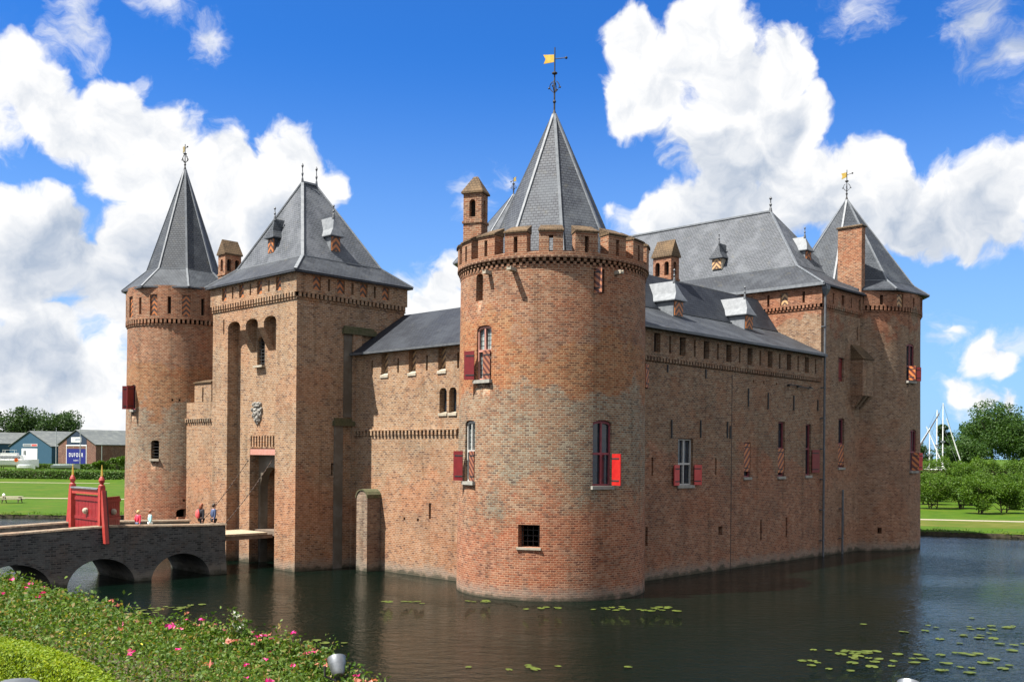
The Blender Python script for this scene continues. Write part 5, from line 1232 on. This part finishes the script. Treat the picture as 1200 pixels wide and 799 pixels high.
def shed(name, label, x, y, rot, wdt, ln, ze, za, mw, mr, build):
    """gabled shed: local x = ridge direction, gable front at local x=0, width along local y"""
    z = 1.85; T = empty(name, (x, y, z), rot, label, 'shed'); h = wdt / 2
    mb = MB()
    g = [(0, -h, 0), (0, h, 0), (0, h, ze), (0, 0, za - .06), (0, -h, ze)]
    mb.prism(g, (ln, 0, 0)); mb.build('wall', mw, T)
    mb = MB(); e = .35; sl_ = (za - ze) / h
    for s in (-1, 1):
        p = [(-.3, 0, za), (-.3, s * (h + e), ze - sl_ * e), (ln + .3, s * (h + e), ze - sl_ * e), (ln + .3, 0, za)]
        a = [Vector(v) + Vector((0, 0, .02)) for v in p]; b = [Vector(v) + Vector((0, 0, .16)) for v in p]; mb.hexa(a + b)
    mb.build('roof', mr, T)
    build(T, h); return T
def panel(T, name, m_, y0, y1, z0, z1, x0=-.06, x1=-.004, parent=None):
    mb = MB(); mb.box(x0, x1, y0, y1, z0, z1); return mb.build(name, m_, parent or T)
RS = R(50)
def brick_parts(T, h):
    # navy gable boarding, white sign, banner with lettering, white trim lines
    w = 5.4
    mb = MB(); mb.prism([(-.05, -w, 6.05), (-.05, w, 6.05), (-.05, w, 7.78), (-.05, 0, 9.78), (-.05, -w, 7.78)], (.046, 0, 0)); mb.build('gable_boarding', 'navy_shed', T)
    s = panel(T, 'sign', 'white_paint', -2.6, 2.8, 6.75, 8.05, -.12, -.055)
    panel(T, 'sign_lettering', 'blue_hull', -2.2, .6, 7.3, 7.6, -.14, -.125, s); panel(T, 'sign_lettering', 'grey_paint', -.2, 2.4, 7.0, 7.2, -.14, -.125, s)
    panel(T, 'trim', 'white_paint', -w - .2, w + .2, 5.78, 6.04, -.14, -.004)
    for yy in (-w, w): panel(T, 'trim', 'white_paint', yy - .1, yy + .1, 0, 5.775, -.12, -.004)
    d = panel(T, 'door_surround', 'brick_shed', -w + .3, w - .3, 5.0, 5.75, -.03, -.004)
    b_ = panel(T, 'banner', 'banner_blue', -w + .2, w - .2, .5, 4.95, -.16, -.06)
    for txt, zz, sz, sp in (('DUFOUR', 2.9, 1.45, 1.5), ('YACHTS', 1.75, .5, 1.6)):
        cu = bpy.data.curves.new('lettering', 'FONT'); cu.body = txt; cu.size = sz; cu.space_character = sp if sz > 1 else 1.6; cu.align_x = 'CENTER'; cu.extrude = .01; cu.offset = .004
        to = bpy.data.objects.new('lettering', cu); COL.objects.link(to); dg = bpy.context.evaluated_depsgraph_get(); me = bpy.data.meshes.new_from_object(to.evaluated_get(dg)); bpy.data.objects.remove(to)
        me.materials.clear(); me.materials.append(M['white_paint']); o = bpy.data.objects.new('lettering', me); COL.objects.link(o); o.parent = b_
        o.matrix_local = Matrix.Translation((-.18, 0, zz)) @ Matrix.Rotation(-PI / 2, 4, 'Z') @ Matrix.Rotation(PI / 2, 4, 'X')
    for xx in (1.5, 9, 17): mb = MB(); mb.tube([(xx, -h - .12, 0), (xx, -h - .12, 6)], .09, 6); mb.build('downpipe', 'white_paint', T)
    for xx in (11.0, 13.2, 15.4): panel_x = MB(); panel_x.box(xx, xx + 1.9, -h - .05, -h - .004, 2.6, 5.0); panel_x.build('window', 'glass_pale', T)
def blue_parts(T, h):
    d = panel(T, 'loading_door', 'white_paint', -4.6, 5.2, 1.1, 5.0); panel(T, 'sign_band', 'grey_paint', -4.8, 4.4, 5.55, 6.35, -.08, -.004)
    panel(T, 'sign_lettering', 'red_dull', -4.4, -1.2, 5.7, 6.2, -.1, -.083); panel(T, 'sign_lettering', 'lead', -.6, 4.0, 5.7, 6.2, -.1, -.083)
    panel(T, 'door_dark_strip', 'dark_inside', -4.6, 5.2, 0, .9, -.05, -.004); w_ = panel(T, 'window', 'glass_dark', 2.3, 4.0, 1.6, 4.4, -.09, -.062)  # dark strip across the foot of the loading door
    mb = MB()
    for yy in (2.85, 3.42): mb.box(-.11, -.092, yy - .04, yy + .04, 1.6, 4.4)
    mb.box(-.115, -.111, 2.3, 4.0, 2.95, 3.05); mb.build('window_bars', 'white_paint', w_)
shed('brick_shed', 'brick boatyard shed with dark blue gable and a blue DUFOUR banner', -115.0, 262, RS, 20.5, 34, 6.1, 9.95, 'brick_shed', 'roof_sheet', brick_parts)
shed('blue_shed', 'bright blue boatyard shed with a white loading door', -138, 284, RS, 26.5, 40, 5.6, 9.9, 'blue_shed', 'roof_sheet', blue_parts)
shed('blue_shed', 'grey-roofed blue shed behind the cruiser at the left edge', -170, 304, RS, 24, 40, 6.4, 9.9, 'blue_shed', 'roof_sheet', lambda T, h: panel(T, 'door', 'grey_paint', -3, 3, 0, 4.2))
def hull(mb, L_, bm, h, keel=.35, n=10, mi=0, z0=.5):
    rs = []
    for i in range(n + 1):
        t = i / n; w_ = bm / 2 * (1 - max(0, (t - .45) / .55) ** 2.2) * (.85 + .15 * min(1, t / .2)); sh = h * (1 + .22 * t * t); x = -L_ / 2 + L_ * t
        w_ = max(w_, .02); rs.append([Vector((x, -w_, z0 + sh)), Vector((x, -w_ * .86, z0 + h * .35)), Vector((x + .02, -w_ * .1, z0)), Vector((x + .02, w_ * .1, z0)), Vector((x, w_ * .86, z0 + h * .35)), Vector((x, w_, z0 + sh))])
    mb.rings(rs, True, mi, True, True)
def cruiser(x, y, z, rot, label):
    T = empty('motor_cruiser', (x, y, z), rot, label, 'boat')
    mb = MB(); hull(mb, 9.2, 3.1, 1.5, z0=.7); mb.build('hull', 'white_paint', T)
    mb = MB(); mb.box(-3.6, 1.2, -1.1, 1.1, 2.25, 3.35); mb.hexa([(1.2, -1.1, 2.3), (2.9, -.8, 2.35), (2.9, .8, 2.35), (1.2, 1.1, 2.3), (1.2, -1.05, 3.35), (1.5, -.9, 3.32), (1.5, .9, 3.32), (1.2, 1.05, 3.35)]); c = mb.build('cabin', 'white_paint', T)
    mb = MB()
    for s in (-1, 1): mb.box(-3.2, 1.0, s * 1.105 - .01 * (s < 0), s * 1.105 + .01 * (s > 0), 2.7, 3.15)
    mb.build('cabin_windows', 'glass_dark', c)
    mb = MB(); mb.box(-3.2, .2, -.95, .95, 3.36, 3.9); mb.box(-2.8, -.2, -.9, .9, 4.5, 4.58)
    for s in (-1, 1):
        for xx in (-2.7, -.3): mb.tube([(xx, s * .85, 3.9), (xx, s * .85, 4.5)], .04, 6)
    mb.build('flybridge', 'white_paint', T)
    mb = MB(); mb.lathe((0, 0, 0), [(.25, -.06), (.42, -.06), (.42, .06), (.25, .06), (.25, -.06)], 14); o = mb.build('lifebuoy', 'orange_paint', T); o.matrix_local = Matrix.Translation((.3, -1.62, 2.3)) @ Matrix.Rotation(PI / 2, 4, 'X')
    mb = MB()
    for i in range(9): mb.tube([(-4.2 + i, -1.35 if i < 7 else -.8, 2.3), (-4.2 + i, -1.35 if i < 7 else -.8, 2.95)], .025, 5)
    mb.tube([(-4.2, -1.35, 2.95), (1.8, -1.35, 2.95), (3.8, -.8, 3.05)], .025, 5); mb.build('railing', 'aluminium', T)
    mb = MB()
    for xx in (-3, 0, 2.5):
        for s in (-1, 1): mb.bar((xx, s * .9, 0), (xx, s * .7, 1.2), .12)
    mb.build('cradle', 'iron_rust', T); return T
cruiser(-111.8, 224, 1.85, R(12), 'white motor cruiser with an orange lifebuoy parked before the blue shed')
cruiser(-121.5, 230, 1.85, R(-20), 'white motor cruiser cut off by the left edge behind another boat')
for x, y, rot, L_, m_, lb in ((-102.5, 228, 8, 6.2, 'grey_paint', 'grey dinghy lying on the grass before the brick shed'), (-108.0, 221, -14, 4.2, 'white_paint', 'small white open boat beside the cruiser'), (-97.5, 233, 25, 4.5, 'grey_paint', 'short grey boat at the right end of the row')):
    T = empty('dinghy', (x, y, 1.85), R(rot), lb, 'boat'); mb = MB(); hull(mb, L_, 1.9, .9, z0=.3); mb.build('hull', m_, T)
    mb = MB(); mb.box(-L_ * .42, L_ * .28, -.7, .7, 1.15, 1.34); mb.build('cover', 'cloth_pale', T)
    mb = MB(); [mb.box(xx, xx + .2, -.6, .6, 0, .32) for xx in (-1.2, 1.0)]; mb.build('trestle', 'timber_dark', T)
for x, y, h, lb in ((-110.3, 240, 9.9, 'grey flagpole in front of the brick shed gable'), (-102.3, 235, 12.0, 'tall grey mast in front of the brick shed banner')):
    T = empty('mast', (x, y, 1.8), 0, lb, 'mast'); mb = MB(); mb.tube([(0, 0, 0), (0, 0, h * .6), (0, 0, h)], [.12, .10, .06], 8); mb.build('pole', 'grey_paint', T)
    mb = MB(); mb.ball((0, 0, h), .12, 8, 5); mb.build('cap', 'aluminium', T)
T = empty('picnic_table', (-56.9, 113, gz(-57, 113)), R(8), 'wooden picnic table with benches standing on the left lawn', 'picnic table')
mb = MB(); [mb.box(-1.15, 1.15, -.38 + .155 * i, -.24 + .155 * i, .72, .765) for i in range(5)]; mb.build('table_top', 'stone', T)
for s in (-1, 1):
    mb = MB(); [mb.box(-1.15, 1.15, s * .72 - .13 + .135 * i, s * .72 - .01 + .135 * i, .43, .47) for i in range(2)]; mb.build('bench', 'stone', T)
for xx in (-.85, .85):
    mb = MB(); mb.bar((xx, -.72, 0), (xx, -.22, .72), .09, .06); mb.bar((xx, .72, 0), (xx, .22, .72), .09, .06); mb.bar((xx, -.85, .40), (xx, .85, .40), .05, .09); mb.build('trestle', 'timber_dark', T)
T = empty('cloth_bag', (-57.85, 113, gz(-57, 113) + .765), 0, 'white bag left on the end of the picnic table', 'bag'); mb = MB(); mb.ball((0, 0, .13), .17, 10, 6, (1.1, .7, .8)); mb.tube([(-.1, 0, .22), (-.06, 0, .34), (.06, 0, .34), (.1, 0, .22)], .015, 5); mb.build('bag_body', 'white_paint', T)

# ================================================================== RIGHT BACKGROUND: orchard, hedge, big trees, yachts
tree('broadleaf_tree', 'very large rounded tree standing behind the orchard', 'tree', None, 108, 222, .9, 18.3, 12.5, 'leaf_mid', 30, 34000, .25, .7, .05, 70, 12)
tree('broadleaf_tree', 'large tree beyond the biggest one at the right edge', 'tree', None, 128, 236, .9, 17.0, 11, 'leaf_mid', 31, 20000, .27, .6, .05, 46)
tree('broadleaf_tree', 'slim pointed dark tree behind the yacht masts', 'tree', None, 114.5, 262, .9, 17.8, 2.6, 'leaf_dark', 32, 6000, .25, .3, .1, 20)
tree('broadleaf_tree', 'low dark tree behind the yachts beside the castle', 'tree', None, 103, 262, .9, 11.5, 8, 'leaf_dark', 33, 9000, .3, .4, .05, 30)
tree('broadleaf_tree', 'mid-height green tree between the masts and the biggest tree', 'tree', None, 97.5, 215, .9, 10.5, 5.5, 'leaf_mid', 34, 9000, .25, .4, .05, 26)
hedge('field_hedge', 'tall loose hedge closing the orchard below the big tree', 'hedge', (58, 158), (112, 138), 4.0, 5.2, 'leaf_orchard', 60000, .16, 35, gz, rough=3.2)
tree('bush', 'taller bush poking above the orchard hedge', 'bush', None, 67.5, 147, .7, 5.8, 3.4, 'leaf_orchard', 36, 7000, .14, .15, .05, 20, multi=True)
OR = [(50.4, 118.5, 4.6, 3.0, 'leafy'), (54.3, 119.5, 4.7, 2.2, ''), (51.2, 108.5, 4.6, 2.1, ''), (54.9, 110.5, 4.0, 1.9, ''), (59.6, 118, 4.8, 2.3, ''), (60.5, 109, 4.4, 2.2, ''), (46.2, 119.5, 4.6, 2.4, ''), (49.0, 128.5, 4.6, 2.6, ''), (54.0, 129.5, 4.6, 2.5, ''), (59.0, 128, 4.5, 2.6, ''), (64.5, 126.5, 4.6, 2.5, ''), (66.5, 117, 4.5, 2.4, ''), (58.5, 138, 4.8, 2.6, ''), (64.2, 137, 4.8, 2.6, ''), (70, 135, 4.8, 2.6, '')]
OL = ['wide bushy orchard tree nearest the castle in the second row', 'orchard tree second from the castle in the second row', 'orchard tree with a forked trunk nearest the moat path', 'small orchard tree second along the front row', 'orchard tree at the right edge in the second row', 'orchard tree at the right edge of the front row',
      'orchard tree half hidden by the right tower', 'first tree of the third orchard row', 'second tree of the third orchard row', 'third tree of the third orchard row', 'last tree of the third orchard row', 'orchard tree beyond the right edge of the second row', 'first tree of the rear orchard row', 'middle tree of the rear orchard row', 'last tree of the rear orchard row']
for i, ((x, y, h, r_, _), lb) in enumerate(zip(OR, OL)):
    tree('orchard_tree', lb, 'fruit tree', 'orchard trees', x, y, gz(x, y), h, r_, 'leaf_orchard', 40 + i, 8000, .105, .13, -.08, 30, multi=True)
def yacht(x, y, h, rot, label, spar):
    T = empty('sailing_yacht', (x, y, .9), R(rot), label, 'yacht', 'yachts laid up behind the orchard')
    mb = MB(); hull(mb, 10.5, 3.2, 1.6, z0=.9); mb.build('hull', 'white_paint', T)
    mb = MB(); mb.hexa([(-2.5, -1, 2.75), (1.8, -.8, 2.85), (1.8, .8, 2.85), (-2.5, 1, 2.75), (-2.4, -.8, 3.3), (1.0, -.6, 3.3), (1.0, .6, 3.3), (-2.4, .8, 3.3)]); mb.build('cabin', 'white_paint', T)
    mb = MB(); mb.tube([(.6, 0, 2.6), (.6, 0, h)], [.13, .09], 8); m_ = mb.build('mast', 'white_paint', T)
    mb = MB(); [mb.tube([(.6, -1.0 + .1 * i, h * f), (.6, 1.0 - .1 * i, h * f)], .05, 5) for i, f in enumerate((.45, .7))]; mb.box(.3, .9, -.35, .35, h * .52, h * .52 + .35); mb.build('spreader', 'aluminium', m_)
    mb = MB(); mb.tube([(.6, 0, 3.6), (-3.8, 0, 3.8)], .12, 7); mb.build('boom', 'aluminium', T)
    for a, b in (((.6, 0, h), (5.2, 0, 2.9)), ((.6, 0, h), (-5.1, 0, 2.7))): mb = MB(); mb.tube([a, b], .03, 4); mb.build('stay', 'aluminium', T)
    if spar: mb = MB(); mb.tube([(spar[0], 0, spar[1]), (spar[2], 0, spar[3])], [.09, .14], 6); mb.build('spar', spar[4], T)
    mb = MB(); [mb.bar((xx, s * 1.1, 0), (xx, s * .8, 1.4), .14) for xx in (-2.5, 2.5) for s in (-1, 1)]; mb.build('cradle', 'iron_rust', T); return T
yacht(83.6, 200, 11.6, 5, 'yacht with the shortest of the three masts and a red spar', (2.6, 14.6, -2.6, 6.0, 'iron_rust'))
yacht(86.3, 203, 15.4, -6, 'yacht with the middle mast of the three behind the hedge', (-1.5, 12.0, 2.8, 1.8, 'white_paint'))
yacht(88.9, 206, 17.0, 10, 'yacht with the tallest mast behind the hedge', (1.4, 13.8, 5.2, 3.6, 'white_paint'))

# ================================================================== NEAR BANK: roses, box hedge, lamps, hollyhock, lily pads
rng = np.random.default_rng(99)
CR = [(-26, 39.2, 2.3), (-16.5, 31.6, 2.42), (-9.7, 23.6, 2.74), (-6.5, 19.6, 3.14), (-3.4, 14.8, 3.66), (-1.75, 10.9, 4.08), (-1.6, 9.0, 4.1)]
def bed(n, r):
    """points over a bumpy bed of rose bushes behind the crest of the bank"""
    seg = np.array([(a[0], a[1], a[2], b[0], b[1], b[2]) for a, b in zip(CR, CR[1:])]); ln = np.hypot(seg[:, 3] - seg[:, 0], seg[:, 4] - seg[:, 1]); wt = ln / (seg[:, 1] + seg[:, 4]) ** 1.2
    i = r.choice(len(seg), n, p=wt / wt.sum()); t = r.uniform(0, 1, n); s = seg[i]
    P_ = s[:, :3] + (s[:, 3:] - s[:, :3]) * t[:, None]; d = s[:, 3:5] - s[:, :2]; d /= np.linalg.norm(d, axis=1)[:, None]; inn = np.stack([d[:, 1], -d[:, 0]], 1)   # to the land side
    o = r.uniform(-.9, 1, n); o = np.where(o > 0, o * 10.0, o); x = P_[:, 0] + inn[:, 0] * o; y = P_[:, 1] + inn[:, 1] * o
    lump = .20 * np.sin(x * 2.1 + y * 1.3) + .16 * np.sin(x * 3.7 - y * 2.9 + 1) + .11 * np.sin(x * 6.1 + y * 5.3) + .08 * np.sin(y * 9.1 - x * 7.7)
    edge = np.where(o < 0, -(o / .9) ** 2 * .8, 0)
    z = P_[:, 2] - .14 + lump * .8 + edge + np.clip(o, 0, 5) * .035
    bs_ = np.clip(3.2 - (P_[:, 1] - 12) * .08, 1.5, 3.2); t5 = np.clip(o / 3, 0, 1); gr = bs_ + (np.clip(3.88 - (P_[:, 1] - 12) * .062, 2.3, 3.88) - bs_) * t5 * t5 * (3 - 2 * t5)
    z = np.where(o > 0, np.maximum(z, gr + .34 + lump * .9), z)
    return x, y, z, o
n = 270000; x, y, z, o = bed(n, rng)
depth = rng.exponential(.16, n); keep = rng.uniform(size=n) < 1
g0 = np.sqrt(x * x + y * y); lim = x < -.42 * y * 1.0 - 0 + 99
z = z - np.minimum(depth, .8) + (rng.uniform(size=n) < .07) * rng.uniform(0, .30, n)
sz = np.clip(.027 * g0 / 13, .024, .055)
keep = (x / y > -.72) & (y > 7)
inbox = (y < 12.7) & (x < -3.3) & ((x + 6.5) * .685 + (12.4 - y) * -.729 < 99)
def boxside(x, y): return (-.685 * (x + 6.5) - .729 * (y - 12.4)) * 1.0       # > 0 towards the camera from the hedge line
bs = -(.73 * (x + 6.5) + .73 * (y - 12.4)) / 1.03
keep &= ~((bs > -.35) & (y < 13.2) & (x < -2.6))
pts = np.stack([x, y, z], 1)[keep]
nf = 430; fx, fy, fz, fo = bed(nf, rng); kf = (fx / fy > -.75) & (fy > 7.5) & ~((-(.73 * (fx + 6.5) + .73 * (fy - 12.4)) / 1.03 > -.45) & (fy < 13.2) & (fx < -2.6))
fx, fy, fz = fx[kf], fy[kf], fz[kf] + rng.uniform(.02, .20, kf.sum()); fm = rng.choice([1, 1, 1, 1, 1, 1, 1, 2, 2, 2, 2, 2], len(fx)); fx0 = np.stack([fx, fy, fz], 1)
pp = []; pm = []; ps = []
for c, m_ in zip(fx0, fm):
    r_ = rng.uniform(.022, .036) * max(1, c[1] / 17)
    for a in range(6):
        pp.append(c + np.array([math.cos(a * 1.05), math.sin(a * 1.05) * .8 - .25, rng.uniform(-.3, .5)]) * r_); pm.append(m_); ps.append(r_ * 1.05)
pts_all = np.vstack([pts, np.array(pp)]); mi = np.concatenate([np.zeros(len(pts)), np.array(pm)]); sizes = np.concatenate([sz[keep], np.array(ps)])
RB = leaf_mesh('rose_bushes', pts_all, sizes, ['leaf_rose', 'petal_pink', 'petal_faded', 'petal_white'], mi, .35, 5); tag(RB, 'dense rose bushes with pink blooms covering the near bank', 'rose bushes', None, 'stuff')
ny_ = 130; yx = rng.normal(-6.9, .45, ny_); yy = rng.normal(15.3, .5, ny_); yz = 3.45 + rng.uniform(-.05, .2, ny_)
tag(leaf_mesh('yellow_flowers', np.stack([yx, yy, yz], 1), .028, ['petal_yellow'], seed=8), 'patch of small yellow flowers among the rose bushes by the box hedge', 'flowers', None, 'stuff')
hedge('box_hedge', 'clipped bright green box hedge running down to the corner', 'hedge', (-9.2, 14.9), (-3.95, 10.0), .46, .36, 'leaf_box', 30000, .017, 71, bz)
hedge('box_hedge', 'short return of the bright box hedge at the bottom edge of the picture', 'hedge', (-4.0, 9.7), (-6.2, 7.4), .46, .36, 'leaf_box', 12000, .016, 72, bz)
T = empty('garden_stone', (-5.0, 10.05, bz(-5.0, 10.05) - .02), .4, 'smooth grey stone lying in the corner of the box hedge', 'stone')
mb = MB(); mb.ball((0, 0, .2), .22, 16, 10, (1.25, .9, .55)); mb.box(-.12, .12, -.1, .1, -.1, .3); mb.build('boulder', 'lead_dark', T, smooth=True)
def floodlight(x, y, z, rot, label):
    zb = bz(x, y); T = empty('floodlight', (x, y, zb), rot, label, 'floodlight', 'silver floodlights on the near bank'); h = z - zb
    mb = MB(); mb.tube([(0, 0, -.1), (0, 0, h - .1)], .03, 8); mb.box(-.1, .1, -.1, .1, -.05, .03); mb.build('pole', 'iron', T)
    mb = MB(); mb.lathe((0, 0, 0), [(.02, -.17), (.07, -.165), (.10, -.12), (.115, -.03), (.135, .02), (.14, .10), (.142, .12), (.125, .12), (.12, .05)], 20)
    mb.lathe((0, 0, 0), [(.120, -.01), (.126, -.005), (.120, .0)], 20); hd = mb.build('lamp_head', 'aluminium', T, smooth=True); hd.matrix_local = Matrix.Translation((0, 0, h)) @ Matrix.Rotation(R(-38), 4, 'X') @ Matrix.Scale(.8, 4)
    mb = MB(); mb.lathe((0, 0, .06), [(.0, .0), (.119, .004), (.119, .01), (0, .02)], 20); mb.build('lens', 'glass_dark', hd)
    mb = MB(); mb.tube([(-.15, 0, 0), (-.15, 0, -.12), (0, 0, -.2), (.15, 0, -.12), (.15, 0, 0)], .015, 6); br_ = mb.build('bracket', 'iron', T); br_.location = (0, 0, h); return T
floodlight(-2.09, 12.0, 3.93, R(20), 'silver floodlight among the last roses at the waterside')
floodlight(3.62, 9.0, 4.36, R(-30), 'silver floodlight only just showing at the bottom edge right of centre')
T = empty('hollyhock', (-4.75, 17.0, 2.9), 0, 'tall white-flowered stalk rising above the rose bushes', 'plant')
mb = MB(); st = [((0, 0, -.3), (.02, 0, .3), (.03, .02, .82)), ((.05, .05, -.3), (.1, .05, .25), (.14, .05, .62)), ((-.1, 0, -.3), (-.09, 0, .1), (-.1, 0, .4))]; [mb.tube(s, [.012, .009, .004], 5) for s in st]; mb.build('stem', 'leaf_hedge', T)
fp = []; lp = []
for s in st:
    for i in range(7):
        t = .35 + .65 * i / 6; p = np.array(s[1]) * (1 - t) + np.array(s[2]) * t + rng.normal(0, .035, 3); fp += [p + rng.normal(0, .018, 3) for _ in range(7 if rng.uniform() < .7 else 0)]; lp += [p + rng.normal(0, .07, 3) for _ in range(16)]
leaf_mesh('blossom', np.array(fp), .03, ['petal_white'], seed=3, parent=T); leaf_mesh('leaves', np.array(lp), .035, ['leaf_rose'], seed=4, parent=T)

def pad_mesh(seed):
    r = random.Random(seed); mb = MB(); n = 14; pts = []
    for i in range(n):
        a = .35 + (2 * PI - .7) * i / (n - 1); q_ = 1 + r.uniform(-.06, .06); pts.append(Vector((math.cos(a) * q_, math.sin(a) * q_, r.uniform(0, .05))))
    mb.face([Vector((0, 0, 0))] + pts); mb.face(list(reversed([Vector((.0, 0, -.03))] + [p - Vector((0, 0, .03)) for p in pts])))
    o = mb.build('lily_pad', 'pad'); return o
protos = [pad_mesh(i) for i in range(4)]; used = set()
def lily(x, y, s, label):
    k = rng.integers(0, 4); p = protos[k]
    o = p if k not in used else p.copy()
    if k in used: COL.objects.link(o)
    used.add(k); o.location = (x, y, .022 + rng.uniform(0, .012)); o.rotation_euler = (rng.normal(0, .03), rng.normal(0, .03), rng.uniform(0, 6.28)); o.scale = (s, s * rng.uniform(.8, 1), s); tag(o, label, 'lily pad', label)
def patch(cx, cy, n, sx, sy, label, s=.155, ang=0):
    for i in range(n):
        a, b = rng.normal(0, sx), rng.normal(0, sy); lily(cx + a * math.cos(ang) - b * math.sin(ang), cy + a * math.sin(ang) + b * math.cos(ang), s * rng.uniform(.7, 1.3), label)
def wpt(px, py):
    X = (px - 600) / 1162.453; Z = (531.896 - py) / 1162.453; X, Z = X - .009 * Z, Z + .009 * X; t = -EYE / Z; return X * t, t
for px, py, n, sx, sy, lb in ((742, 714, 20, 1.0, .3, 'lily pads in the loose raft at the foot of the front round tower'), (560, 705, 5, .5, .15, 'few lily pads near the lit foot of the front round tower'), (470, 706, 6, .8, .2, 'lily pads dotted before the sunlit curtain wall'), (655, 713, 6, .5, .15, 'small yellow lily pads below the middle of the front round tower'),
        (183, 716, 22, .8, .9, 'lily pads beside the roses below the bridge arches'), (285, 757, 34, .7, 1.1, 'lily pads behind the white-flowered stalk'), (345, 752, 8, .9, .3, 'thin scatter of lily pads off the rose bank'),
        (1030, 778, 20, 1.5, .9, 'bright lily pads in the raft at the lower right'), (1000, 765, 10, 1.0, .4, 'lily pads in the small dark-water raft right of centre'), (680, 780, 7, 2.0, .6, 'lone lily pads adrift on the dark water'),
        (1120, 780, 20, 1.9, 1.1, 'lily pads in the pale raft on the blue water at right'), (1175, 755, 24, 1.4, 2.2, 'lily pads in the raft by the right edge of the picture'), (1140, 735, 12, 1.8, .7, 'farthest thin line of lily pads on the blue water')):
    cx, cy = wpt(px, py); patch(cx, cy, n, sx, sy, lb)

# rough grass hanging over the far edge of the moat
gp = []
for (x0, y0), (x1, y1) in zip(EDGE, EDGE[1:]):
    n = int(math.hypot(x1 - x0, y1 - y0) * (70 if (-64 < x0 < -36 or 25 < x0 < 50) else 12)); t = rng.uniform(0, 1, n)
    gp.append(np.stack([x0 + (x1 - x0) * t + rng.normal(0, .1, n), y0 + (y1 - y0) * t + rng.uniform(-.15, 1.1, n), .36 + rng.uniform(-.22, .16, n) * (1 + .6 * np.sin(t * 23 + x0))], 1))
tag(leaf_mesh('bank_grass', np.vstack(gp), .13, ['leaf_hedge'], seed=77, aspect=.22, up=-.1), 'rough grass growing along the far edge of the moat', 'grass', None, 'stuff')
